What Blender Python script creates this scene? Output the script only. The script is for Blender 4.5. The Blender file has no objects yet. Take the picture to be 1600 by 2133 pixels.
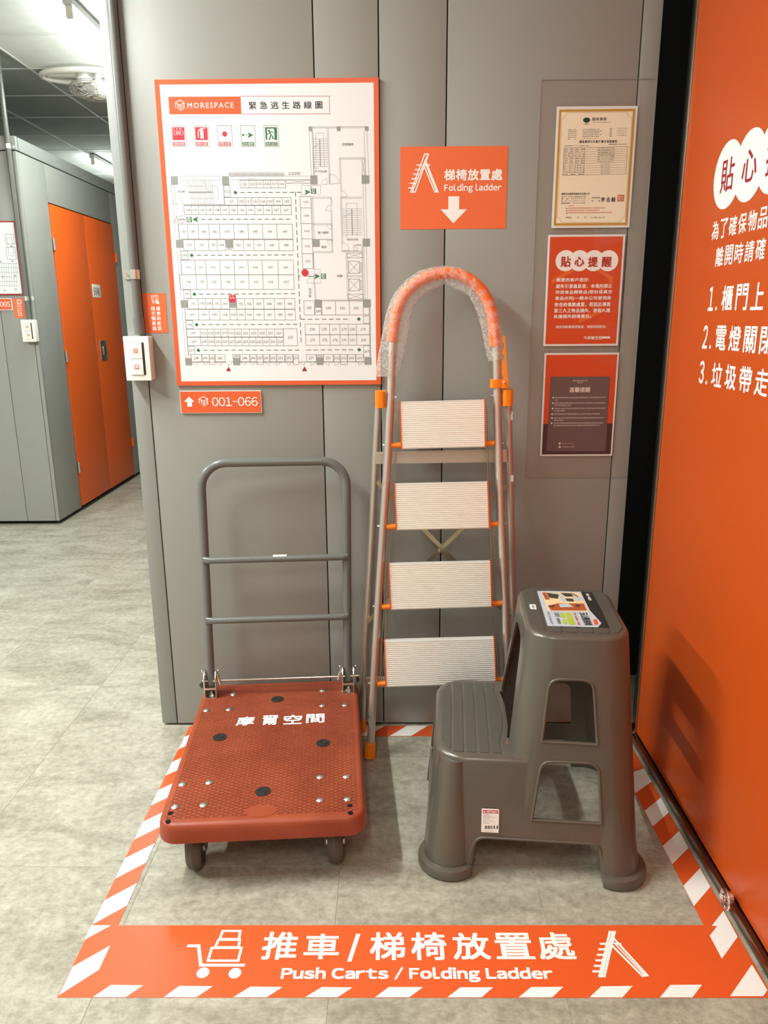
import bpy, bmesh, math, random
from mathutils import Vector, Matrix
random.seed(7)
SC = bpy.context.scene
COL = SC.collection

# ------------------------------------------------------------------ camera
F_PX, PITCH, YAW, ROLL, CAM_H = 1564.49, 0.253051, 0.00889299, -0.00724105, 1.26
def _axes():
    cp, sp = math.cos(PITCH), math.sin(PITCH)
    Rz = Matrix.Rotation(YAW, 3, 'Z')
    r, f, u = Rz @ Vector((1, 0, 0)), Rz @ Vector((0, cp, -sp)), Rz @ Vector((0, sp, cp))
    c, s = math.cos(ROLL), math.sin(ROLL)
    return c * r + s * u, -s * r + c * u, f
AR, AU, AF = _axes()
cd = bpy.data.cameras.new('camera'); cam = bpy.data.objects.new('camera', cd); COL.objects.link(cam)
cd.sensor_fit = 'HORIZONTAL'; cd.sensor_width = 36; cd.lens = F_PX / 1600 * 36; cd.clip_start = .05
cam.matrix_world = Matrix(((AR.x, AU.x, -AF.x, 0), (AR.y, AU.y, -AF.y, 0), (AR.z, AU.z, -AF.z, CAM_H), (0, 0, 0, 1)))
SC.camera = cam
def ray(px, py): return (px - 800) * AR - (py - 1066.5) * AU + F_PX * AF

# ------------------------------------------------------------------ world, exposure
SC.view_settings.view_transform = 'Standard'; SC.view_settings.look = 'None'
SC.view_settings.gamma = 1; SC.view_settings.use_curve_mapping = False
SC.view_settings.exposure = 0.12
w = bpy.data.worlds.new('world'); SC.world = w; w.use_nodes = True
w.node_tree.nodes['Background'].inputs[0].default_value = (1.0, .99, .96, 1)
w.node_tree.nodes['Background'].inputs[1].default_value = 0.42

# ------------------------------------------------------------------ lamps of the room (tube light fixtures; the last is an added fill)
TUBES = [  # x, y0, y1, watts, colour, along
    (-1.45, 3.87, 5.07, 30, (.90, 1.0, .97), 'Y'),
    (-1.45, 0.70, 1.90, 66, (.95, 1.0, .98), 'Y'),
    (-2.62, 7.2, 8.4, 22, (.92, 1.0, .98), 'Y'),
    (-0.20, -1.30, -0.10, 13, (1.0, .98, .92), 'Y'),
    (-3.30, 0.90, 2.10, 118, (.95, 1.0, .97), 'Y'),  # unseen tube added to brighten the left floor and the walls
]
CEIL_Z = 2.68

# ------------------------------------------------------------------ materials
def sl(v):
    v /= 255.0
    return v / 12.92 if v <= .04045 else ((v + .055) / 1.055) ** 2.4
def S(r, g, b): return (sl(r), sl(g), sl(b), 1)
def setin(b, k, v):
    if k in b.inputs: b.inputs[k].default_value = v
def mat(name, rgb, rough=.5, metal=0., spec=.5, coat=0., emit=None, bump=None, var=None, aniso=0.):
    m = bpy.data.materials.new(name); m.use_nodes = True
    nt = m.node_tree; b = nt.nodes['Principled BSDF']
    c = S(*rgb)
    b.inputs['Base Color'].default_value = c
    b.inputs['Roughness'].default_value = rough; b.inputs['Metallic'].default_value = metal
    setin(b, 'Specular IOR Level', spec); setin(b, 'Coat Weight', coat); setin(b, 'Coat Roughness', .15)
    setin(b, 'Anisotropic', aniso)
    if emit: setin(b, 'Emission Color', (*emit[:3], 1)); setin(b, 'Emission Strength', emit[3])
    tc = None
    if bump or var:
        tc = nt.nodes.new('ShaderNodeTexCoord')
    if bump:   # (scale, strength, distance)
        n = nt.nodes.new('ShaderNodeTexNoise'); n.inputs['Scale'].default_value = bump[0]; n.inputs['Detail'].default_value = 3
        bp = nt.nodes.new('ShaderNodeBump'); bp.inputs['Strength'].default_value = bump[1]; bp.inputs['Distance'].default_value = bump[2]
        nt.links.new(tc.outputs['Object'], n.inputs['Vector']); nt.links.new(n.outputs[0], bp.inputs['Height'])
        nt.links.new(bp.outputs[0], b.inputs['Normal'])
    if var:    # (scale, amount)
        n = nt.nodes.new('ShaderNodeTexNoise'); n.inputs['Scale'].default_value = var[0]; n.inputs['Detail'].default_value = 5
        mr = nt.nodes.new('ShaderNodeMapRange'); mr.inputs[1].default_value = .3; mr.inputs[2].default_value = .7
        mr.inputs[3].default_value = 1 - var[1]; mr.inputs[4].default_value = 1 + var[1]
        mx = nt.nodes.new('ShaderNodeVectorMath'); mx.operation = 'SCALE'; mx.inputs[0].default_value = c[:3]
        nt.links.new(tc.outputs['Object'], n.inputs['Vector']); nt.links.new(n.outputs[0], mr.inputs[0])
        nt.links.new(mr.outputs[0], mx.inputs['Scale']); nt.links.new(mx.outputs[0], b.inputs['Base Color'])
    return m
M = {}
M['wall'] = mat('grey_powder_coat', (147, 147, 140), .38, spec=.45, bump=(900, .12, .0004))
M['wall_edge'] = mat('grey_edge_trim', (143, 145, 139), .35, spec=.5)
M['dark_gap'] = mat('dark_gap', (26, 25, 23), .8)
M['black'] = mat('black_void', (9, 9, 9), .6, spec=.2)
M['glass_black'] = mat('black_glass_edge', (22, 24, 22), .12, spec=.6)
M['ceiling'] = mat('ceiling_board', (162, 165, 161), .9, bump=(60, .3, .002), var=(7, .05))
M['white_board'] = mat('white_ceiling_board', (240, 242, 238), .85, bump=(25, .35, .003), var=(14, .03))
M['rail_white'] = mat('white_rail', (215, 216, 212), .5)
M['pipe'] = mat('grey_conduit', (104, 103, 97), .3, spec=.5)
M['chrome'] = mat('chrome', (225, 225, 222), .16, metal=1)
M['steel'] = mat('stainless_steel', (176, 170, 158), .22, metal=1)
M['rail_steel'] = mat('brown_steel_rail', (120, 108, 94), .28, metal=1)
M['zinc'] = mat('zinc', (226, 225, 218), .32, metal=1)
M['cream'] = mat('cream_plastic', (240, 235, 222), .35)
M['cream_dark'] = mat('shaded_slot', (40, 38, 36), .5)
M['door_orange'] = mat('orange_film', (194, 78, 22), .33, spec=.4, bump=(700, .06, .0003))
M['locker_orange'] = mat('orange_locker_door', (226, 94, 28), .4, bump=(900, .1, .0004))
M['sign_orange'] = mat('sign_orange', (220, 92, 48), .38)
M['sticker_orange'] = mat('sticker_orange', (232, 106, 54), .5, bump=(30, .25, .001))
M['tape_orange'] = mat('tape_orange', (214, 86, 34), .4, bump=(500, .1, .0003))
M['tape_white'] = mat('tape_white', (238, 236, 230), .4, bump=(500, .1, .0003))
M['paper'] = mat('white_sheet', (232, 233, 233), .4)
M['ink_white'] = mat('white_ink', (246, 245, 242), .45)
M['ink_black'] = mat('black_ink', (30, 28, 28), .5)
M['ink_grey'] = mat('grey_line_ink', (112, 108, 110), .5)
M['ink_lgrey'] = mat('light_grey_line_ink', (140, 136, 138), .5)
M['ink_pillar'] = mat('grey_fill_ink', (146, 148, 144), .5)
M['ink_num'] = mat('grey_number_ink', (98, 94, 96), .5)
M['ink_green'] = mat('green_ink', (34, 110, 70), .5)
M['ink_dgreen'] = mat('dark_green_ink', (22, 62, 42), .5)
M['ink_red'] = mat('red_ink', (200, 42, 62), .5)
M['ink_dred'] = mat('dark_red_ink', (160, 28, 40), .5)
M['cream_paper'] = mat('cream_paper', (246, 236, 212), .45)
M['gold'] = mat('gold_border_ink', (196, 148, 50), .5)
M['poster_orange'] = mat('poster_orange', (214, 74, 28), .35)
M['poster_red_text'] = mat('poster_red_text', (178, 44, 26), .45)
M['poster_grey'] = mat('poster_grey', (104, 86, 86), .35)
M['poster_dark'] = mat('poster_dark', (66, 48, 50), .35)
M['poster_text'] = mat('poster_pale_text', (226, 214, 208), .45)
M['cart_red'] = None
M['tube_grey'] = mat('grey_enamel_tube', (104, 106, 102), .28, spec=.5)
M['rubber'] = mat('brown_grey_rubber', (84, 76, 66), .6, bump=(300, .2, .0005))
M['dark_green'] = mat('dark_green_wheel_disc', (34, 52, 40), .5)
M['dark_zinc'] = mat('dull_dark_steel', (96, 90, 80), .45, metal=.8)
M['black_plastic'] = mat('black_plastic', (38, 36, 35), .45)
M['alu'] = mat('satin_aluminium', (208, 196, 186), .40, metal=.85)
M['alu_tread'] = mat('tread_aluminium', (255, 252, 246), .40, metal=.45)
M['alu_brace'] = mat('brace_aluminium', (186, 178, 152), .38, metal=1)
M['or_plastic'] = mat('orange_plastic', (240, 128, 14), .35, bump=(200, .1, .0004))
M['or_grip'] = mat('orange_grip_foam', (244, 112, 30), .5)
M['or_cap'] = mat('orange_end_cap', (206, 84, 26), .45)
M['stool'] = mat('grey_brown_plastic', (97, 91, 81), .30, metal=.25, spec=.55, coat=.15, bump=(500, .08, .0003))
M['stool_pad'] = mat('grey_ribbed_pad', (80, 78, 69), .5, bump=(900, .5, .0008))
M['fan_white'] = mat('white_fan_plastic', (232, 230, 222), .4)
M['fan_grey'] = mat('shaded_fan_grille', (150, 146, 138), .5)
M['tube_glow'] = mat('glowing_tube', (255, 255, 255), .5, emit=(.93, 1, .97, 62))
M['lime'] = mat('lime_print', (170, 190, 60), .5)
M['photo_cream'] = mat('photo_cream', (236, 208, 160), .5)
M['photo_brown'] = mat('photo_brown', (170, 84, 40), .5)
M['photo_dark'] = mat('photo_dark', (60, 62, 54), .5)
M['photo_blue'] = mat('photo_blue_grey', (188, 198, 204), .5)
M['back_wall'] = mat('beige_wall', (214, 204, 184), .7)

def floor_mat():
    m = bpy.data.materials.new('stone_look_vinyl'); m.use_nodes = True
    nt = m.node_tree; b = nt.nodes['Principled BSDF']; L = nt.links.new
    tc = nt.nodes.new('ShaderNodeTexCoord'); geo = nt.nodes.new('ShaderNodeNewGeometry')
    oi = nt.nodes.new('ShaderNodeObjectInfo')
    off = nt.nodes.new('ShaderNodeVectorMath'); off.operation = 'SCALE'; off.inputs['Scale'].default_value = 9
    comb = nt.nodes.new('ShaderNodeCombineXYZ'); L(oi.outputs['Random'], comb.inputs[0]); L(oi.outputs['Random'], comb.inputs[1])
    L(comb.outputs[0], off.inputs[0])
    add = nt.nodes.new('ShaderNodeVectorMath'); L(geo.outputs['Position'], add.inputs[0]); L(off.outputs[0], add.inputs[1])
    mp = nt.nodes.new('ShaderNodeMapping'); mp.inputs['Scale'].default_value = (1, 2.2, 1); L(add.outputs[0], mp.inputs[0])
    n1 = nt.nodes.new('ShaderNodeTexNoise'); n1.inputs['Scale'].default_value = 4.2; n1.inputs['Detail'].default_value = 8; n1.inputs['Roughness'].default_value = .62
    n1.inputs['Distortion'].default_value = .6
    n2 = nt.nodes.new('ShaderNodeTexNoise'); n2.inputs['Scale'].default_value = 45; n2.inputs['Detail'].default_value = 6; n2.inputs['Roughness'].default_value = .7
    L(mp.outputs[0], n1.inputs['Vector']); L(add.outputs[0], n2.inputs['Vector'])
    cr = nt.nodes.new('ShaderNodeValToRGB'); e = cr.color_ramp.elements
    e[0].position = .30; e[0].color = S(140, 136, 118); e[1].position = .72; e[1].color = S(182, 178, 161)
    k = cr.color_ramp.elements.new(.5); k.color = S(164, 159, 142)
    L(n1.outputs[0], cr.inputs[0])
    mx = nt.nodes.new('ShaderNodeMix'); mx.data_type = 'RGBA'; mx.blend_type = 'SOFT_LIGHT'; mx.inputs[0].default_value = .42
    n3 = nt.nodes.new('ShaderNodeTexNoise'); n3.inputs['Scale'].default_value = 16; n3.inputs['Detail'].default_value = 9; n3.inputs['Roughness'].default_value = .68; n3.inputs['Distortion'].default_value = 1.6
    rt = nt.nodes.new('ShaderNodeMapping'); rt.inputs['Rotation'].default_value = (0, 0, .6); rt.inputs['Scale'].default_value = (1, 2.6, 1)
    L(add.outputs[0], rt.inputs[0]); L(rt.outputs[0], n3.inputs['Vector'])
    vein = nt.nodes.new('ShaderNodeMath'); vein.operation = 'ABSOLUTE'; vs_ = nt.nodes.new('ShaderNodeMath'); vs_.operation = 'SUBTRACT'; vs_.inputs[1].default_value = .5
    L(n3.outputs[0], vs_.inputs[0]); L(vs_.outputs[0], vein.inputs[0])
    vr = nt.nodes.new('ShaderNodeMapRange'); vr.inputs[1].default_value = 0; vr.inputs[2].default_value = .06; vr.inputs[3].default_value = .86; vr.inputs[4].default_value = 1.0
    L(vein.outputs[0], vr.inputs[0])
    cr2 = nt.nodes.new('ShaderNodeValToRGB'); cr2.color_ramp.elements[0].position = .3; cr2.color_ramp.elements[1].position = .7
    L(n2.outputs[0], cr2.inputs[0]); L(cr.outputs[0], mx.inputs[6]); L(cr2.outputs[0], mx.inputs[7])
    fin = nt.nodes.new('ShaderNodeVectorMath'); fin.operation = 'SCALE'; L(mx.outputs[2], fin.inputs[0]); L(vr.outputs[0], fin.inputs['Scale'])
    L(fin.outputs[0], b.inputs['Base Color'])
    b.inputs['Roughness'].default_value = .42; setin(b, 'Specular IOR Level', .4)
    bp = nt.nodes.new('ShaderNodeBump'); bp.inputs['Strength'].default_value = .5; bp.inputs['Distance'].default_value = .003
    L(n3.outputs[0], bp.inputs['Height']); L(bp.outputs[0], b.inputs['Normal'])
    return m
M['floor'] = floor_mat()
M['joint'] = mat('vinyl_joint', (138, 134, 118), .7)

def cart_mat():
    m = mat('brick_red_plastic', (150, 66, 38), .42, spec=.4)
    nt = m.node_tree; b = nt.nodes['Principled BSDF']; L = nt.links.new
    tc = nt.nodes.new('ShaderNodeTexCoord'); sp = nt.nodes.new('ShaderNodeSeparateXYZ'); L(tc.outputs['Object'], sp.inputs[0])
    def M2(op, a, bb):
        n = nt.nodes.new('ShaderNodeMath'); n.operation = op
        for i, v in enumerate((a, bb)):
            if isinstance(v, (int, float)): n.inputs[i].default_value = v
            elif v is not None: L(v, n.inputs[i])
        return n.outputs[0]
    ax, by = M2('MULTIPLY', sp.outputs[0], 1 / .021), M2('MULTIPLY', sp.outputs[1], 1 / .0115)
    def ridge(v):
        f = M2('FRACT', v, None); d = M2('ABSOLUTE', M2('SUBTRACT', f, .5), None)
        n = nt.nodes.new('ShaderNodeMapRange'); n.interpolation_type = 'SMOOTHSTEP'
        n.inputs[1].default_value = .34; n.inputs[2].default_value = .5; n.inputs[3].default_value = 0; n.inputs[4].default_value = 1
        L(d, n.inputs[0]); return n.outputs[0]
    r = M2('MAXIMUM', ridge(M2('ADD', ax, by)), ridge(M2('SUBTRACT', ax, by)))
    # only on the flat top, inside the smooth border
    top = M2('GREATER_THAN', sp.outputs[2], .1635)
    inx = M2('LESS_THAN', M2('ABSOLUTE', sp.outputs[0], None), .218)
    iny = M2('LESS_THAN', M2('ABSOLUTE', sp.outputs[1], None), .315)
    h = M2('MULTIPLY', M2('MULTIPLY', r, top), M2('MULTIPLY', inx, iny))
    bp = nt.nodes.new('ShaderNodeBump'); bp.invert = True; bp.inputs['Strength'].default_value = .8; bp.inputs['Distance'].default_value = .0045
    L(h, bp.inputs['Height']); L(bp.outputs[0], b.inputs['Normal'])
    n = nt.nodes.new('ShaderNodeTexNoise'); n.inputs['Scale'].default_value = 9; n.inputs['Detail'].default_value = 6
    L(tc.outputs['Object'], n.inputs['Vector'])
    cr = nt.nodes.new('ShaderNodeValToRGB'); cr.color_ramp.elements[0].position = .3; cr.color_ramp.elements[1].position = .75
    cr.color_ramp.elements[0].color = S(138, 58, 32); cr.color_ramp.elements[1].color = S(162, 76, 46)
    L(n.outputs[0], cr.inputs[0]); L(cr.outputs[0], b.inputs['Base Color'])
    return m
M['cart_red'] = cart_mat()

def clear_mat(name, tint, f0, rough, haze=0.0, bubbles=False):
    m = bpy.data.materials.new(name); m.use_nodes = True; nt = m.node_tree; nt.nodes.clear(); L = nt.links.new
    out = nt.nodes.new('ShaderNodeOutputMaterial'); tr = nt.nodes.new('ShaderNodeBsdfTransparent'); tr.inputs[0].default_value = (*tint, 1)
    gl = nt.nodes.new('ShaderNodeBsdfGlossy'); gl.inputs['Roughness'].default_value = rough
    df = nt.nodes.new('ShaderNodeBsdfDiffuse'); df.inputs[0].default_value = (.9, .88, .84, 1)
    fr = nt.nodes.new('ShaderNodeFresnel'); fr.inputs[0].default_value = f0
    m1 = nt.nodes.new('ShaderNodeMixShader'); m2 = nt.nodes.new('ShaderNodeMixShader'); m2.inputs[0].default_value = haze
    geo = nt.nodes.new('ShaderNodeNewGeometry'); iv = nt.nodes.new('ShaderNodeMath'); iv.operation = 'SUBTRACT'; iv.inputs[0].default_value = 1
    ml = nt.nodes.new('ShaderNodeMath'); ml.operation = 'MULTIPLY'
    L(geo.outputs['Backfacing'], iv.inputs[1]); L(iv.outputs[0], ml.inputs[0]); L(fr.outputs[0], ml.inputs[1])
    L(ml.outputs[0], m1.inputs[0]); L(tr.outputs[0], m1.inputs[1]); L(gl.outputs[0], m1.inputs[2])
    L(m1.outputs[0], m2.inputs[1]); L(df.outputs[0], m2.inputs[2]); L(m2.outputs[0], out.inputs[0])
    if bubbles:
        tc = nt.nodes.new('ShaderNodeTexCoord')
        v = nt.nodes.new('ShaderNodeTexVoronoi'); v.inputs['Scale'].default_value = 150
        nz = nt.nodes.new('ShaderNodeTexNoise'); nz.inputs['Scale'].default_value = 30
        bp = nt.nodes.new('ShaderNodeBump'); bp.inputs['Strength'].default_value = 1; bp.inputs['Distance'].default_value = .006
        L(tc.outputs['Object'], v.inputs['Vector']); L(v.outputs['Distance'], bp.inputs['Height'])
        for n in (gl, fr): L(bp.outputs[0], n.inputs['Normal'])
        mr = nt.nodes.new('ShaderNodeMapRange'); mr.inputs[1].default_value = .1; mr.inputs[2].default_value = .8; mr.inputs[3].default_value = .06; mr.inputs[4].default_value = haze * 1.8
        L(v.outputs['Distance'], mr.inputs[0]); L(mr.outputs[0], m2.inputs[0])
    return m
M['acrylic'] = clear_mat('clear_acrylic', (.995, .992, .988), 1.4, .03)
M['film'] = clear_mat('clear_sleeve', (.99, .99, .985), 1.35, .06)
M['wrap'] = clear_mat('bubble_wrap', (.97, .97, .97), 1.5, .12, haze=.16, bubbles=True)

# ------------------------------------------------------------------ mesh helpers
class MB:
    def __init__(s, xf=None): s.bm = bmesh.new(); s.xf = xf or Matrix.Identity(4)
    def add(s, vs, fs):
        b = [s.bm.verts.new(s.xf @ Vector(v)) for v in vs]
        for f in fs:
            try: s.bm.faces.new([b[i] for i in f])
            except ValueError: pass
        return s
    def box(s, x0, x1, y0, y1, z0, z1, bev=0, seg=2, rot=None):
        t = bmesh.new(); bmesh.ops.create_cube(t, size=1)
        for v in t.verts:
            v.co = Vector(((x0 + x1) / 2 + v.co.x * (x1 - x0), (y0 + y1) / 2 + v.co.y * (y1 - y0), (z0 + z1) / 2 + v.co.z * (z1 - z0)))
        if bev: bmesh.ops.bevel(t, geom=t.edges[:], offset=bev, segments=seg, profile=.6, affect='EDGES')
        return s.merge(t, rot)
    def merge(s, t, rot=None):
        t.verts.index_update(); vs = [(rot @ v.co if rot else v.co.copy()) for v in t.verts]
        fs = [[v.index for v in f.verts] for f in t.faces]; t.free()
        return s.add(vs, fs)
    def loft(s, rings, cap=True, closed=False):
        n = len(rings[0]); vs = [p for r in rings for p in r]; fs = []
        m = len(rings)
        for i in range(m if closed else m - 1):
            j = (i + 1) % m
            for k in range(n):
                l = (k + 1) % n; fs.append((i * n + k, i * n + l, j * n + l, j * n + k))
        if cap and not closed: fs.append(tuple(range(n))[::-1]); fs.append(tuple((m - 1) * n + k for k in range(n)))
        return s.add(vs, fs)
    def sweep(s, pts, ra, rb=None, seg=12, nrm=None, closed=False, cap=True):
        pts = [Vector(p) for p in pts]; N = len(pts); rings = []
        ra = ra if isinstance(ra, (list, tuple)) else [ra] * N
        rb = ra if rb is None else (rb if isinstance(rb, (list, tuple)) else [rb] * N)
        ref = Vector(nrm) if nrm else None
        for i, p in enumerate(pts):
            a = pts[i - 1] if (i > 0 or closed) else p; b = pts[(i + 1) % N] if (i < N - 1 or closed) else p
            t = (b - a).normalized()
            if ref is None: ref = t.orthogonal().normalized()
            nn = (ref - t * ref.dot(t)).normalized()
            if nrm is None: ref = nn
            sd = t.cross(nn)
            rings.append([p + sd * (math.cos(q) * ra[i]) + nn * (math.sin(q) * rb[i]) for q in [2 * math.pi * k / seg for k in range(seg)]])
        return s.loft(rings, cap, closed)
    def cyl(s, p0, p1, r, seg=16, r1=None): return s.sweep([p0, p1], [r, r if r1 is None else r1], seg=seg)
    def prism(s, poly, o, u, v, n, h0, h1):
        o, u, v, n = map(Vector, (o, u, v, n)); k = len(poly)
        vs = [o + u * a + v * b + n * h0 for a, b in poly] + [o + u * a + v * b + n * h1 for a, b in poly]
        fs = [tuple(range(k))[::-1], tuple(range(k, 2 * k))] + [(i, (i + 1) % k, k + (i + 1) % k, k + i) for i in range(k)]
        return s.add(vs, fs)
    def sphere(s, c, r, sc=(1, 1, 1), u=16, v=10):
        t = bmesh.new(); bmesh.ops.create_uvsphere(t, u_segments=u, v_segments=v, radius=r)
        for q in t.verts: q.co = Vector(c) + Vector((q.co.x * sc[0], q.co.y * sc[1], q.co.z * sc[2]))
        return s.merge(t)

XW = {}   # object name -> world matrix of its thing
def smooth(me, ang=35):
    me.polygons.foreach_set('use_smooth', [True] * len(me.polygons))
    if ang < 179:
        try: me.set_sharp_from_angle(angle=math.radians(ang))
        except Exception: pass
def obj(name, mb, m, parent=None, sm=35, recalc=True):
    bm = mb.bm if isinstance(mb, MB) else mb
    if recalc: bmesh.ops.recalc_face_normals(bm, faces=bm.faces[:])
    if parent is None:
        xs = [v.co for v in bm.verts]
        lo = Vector([min(c[i] for c in xs) for i in range(3)]); hi = Vector([max(c[i] for c in xs) for i in range(3)])
        base = Matrix.Translation(((lo.x + hi.x) / 2, (lo.y + hi.y) / 2, lo.z))
    else: base = XW[parent.name]
    bmesh.ops.transform(bm, matrix=base.inverted(), verts=bm.verts[:])
    me = bpy.data.meshes.new(name); bm.to_mesh(me); bm.free()
    me.materials.append(m); 
    if sm: smooth(me, sm)
    o = bpy.data.objects.new(name, me); COL.objects.link(o)
    if parent is None: o.matrix_world = base
    else: o.parent = parent
    XW[o.name] = base
    return o
def thing(name, label, cat, base, group=None):
    o = bpy.data.objects.new(name, None); COL.objects.link(o); o.empty_display_size = .05
    base = base if isinstance(base, Matrix) else Matrix.Translation(base)
    o.matrix_world = base; XW[o.name] = base
    o['label'] = label; o['category'] = cat
    if group: o['group'] = group
    return o
def tag(o, label, cat, group=None):
    o['label'] = label; o['category'] = cat
    if group: o['group'] = group
    return o
def struct(name, mb, m, parent=None, sm=35):
    o = obj(name, mb, m, parent, sm)
    if parent is None: o['kind'] = 'structure'
    return o
def copy_tree(o, parent=None, M4=None):
    c = o.copy(); COL.objects.link(c); c.parent = parent
    if M4 is not None: c.matrix_world = M4
    for ch in list(o.children): copy_tree(ch, c)
    return c

def rrect(x0, x1, y0, y1, r, n=6):
    r = min(r, (x1 - x0) / 2 - 1e-5, (y1 - y0) / 2 - 1e-5)
    o = []
    for cx, cy, a in ((x1 - r, y1 - r, 0), (x0 + r, y1 - r, 90), (x0 + r, y0 + r, 180), (x1 - r, y0 + r, 270)):
        for k in range(n + 1):
            t = math.radians(a + 90 * k / n); o.append((cx + r * math.cos(t), cy + r * math.sin(t)))
    return o
def rpoly(pts, r, n=5):
    """round the corners of a polygon"""
    out = []; N = len(pts); rr = r if isinstance(r, (list, tuple)) else [r] * N
    for i in range(N):
        p = Vector(pts[i]); a = Vector(pts[i - 1]) - p; b = Vector(pts[(i + 1) % N]) - p
        R = rr[i]
        if R <= 0: out.append(tuple(p)); continue
        an = a.angle(b); d = min(R / math.tan(an / 2), a.length * .48, b.length * .48)
        q0, q1 = p + a.normalized() * d, p + b.normalized() * d
        for k in range(n + 1):
            t = k / n; out.append(tuple(q0 * (1 - t) ** 2 + p * 2 * t * (1 - t) + q1 * t * t))
    return out

# ------------------------------------------------------------------ planes that flat things lie on
class Plane:
    def __init__(s, o, u, v): s.o, s.u, s.v = Vector(o), Vector(u).normalized(), Vector(v).normalized(); s.n = s.u.cross(s.v)
    def pt(s, a, b, h=0): return s.o + s.u * a + s.v * b + s.n * h
    def px(s, x, y, h=0):
        d = ray(x, y); c = Vector((0, 0, CAM_H)); o = s.o + s.n * h
        t = (o - c).dot(s.n) / d.dot(s.n); p = c + d * t - o
        return p.dot(s.u), p.dot(s.v)
    def P(s, x, y, h=0): a, b = s.px(x, y, h); return s.pt(a, b, h)
WY = 2.1546; DX = .745
WALL = Plane((0, WY, 0), (1, 0, 0), (0, 0, 1))          # the panel wall, normal towards the viewer
FLOOR = Plane((0, 0, 0), (1, 0, 0), (0, 1, 0))
DOOR = Plane((DX, 0, 0), (0, -1, 0), (0, 0, 1))          # the open door, normal towards -x
BX, BY = -2.102, 4.59
BFRONT = Plane((0, BY, 0), (1, 0, 0), (0, 0, 1))
BSIDE = Plane((BX, 0, 0), (0, 1, 0), (0, 0, 1))

_tc = {}
def glyphs(s, off=0, res=2, sp=1.0):
    k = (s, off, res, sp)
    if k not in _tc and s.isascii() and s != 'MORESPACE':
        # grotesque latin from the full-width forms, set proportionally; digits on equal widths
        VS, FS, x = [], [], 0.0
        for ch in s:
            if ch == ' ': x += .28 * sp; continue
            vs, fs = glyphs(chr(ord(ch) + 0xFEE0), 0, res, 1.0)
            x0, x1 = min(v[0] for v in vs), max(v[0] for v in vs)
            if ch.isdigit(): adv = .555; sx = x + (adv - (x1 - x0)) / 2
            else: adv = x1 - x0 + .115; sx = x + .0575
            q = {'-': .5, '/': .45}.get(ch, 1)
            if q != 1: adv = (x1 - x0) * q + .115
            n = len(VS); VS += [((v[0] - x0) * q + sx, v[1]) for v in vs]; FS += [tuple(i + n for i in f) for f in fs]; x += adv * sp
        _tc[k] = (VS, FS)
    if k not in _tc:
        c = bpy.data.curves.new('t', 'FONT'); c.body = s; c.size = 1; c.resolution_u = res; c.offset = off; c.space_character = sp
        o = bpy.data.objects.new('t', c); m = o.to_mesh()
        vs = [(v.co.x, v.co.y) for v in m.vertices]; fs = [tuple(p.vertices) for p in m.polygons]
        o.to_mesh_clear(); bpy.data.objects.remove(o); bpy.data.curves.remove(c)
        _tc[k] = (vs, fs)
    return _tc[k]
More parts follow.
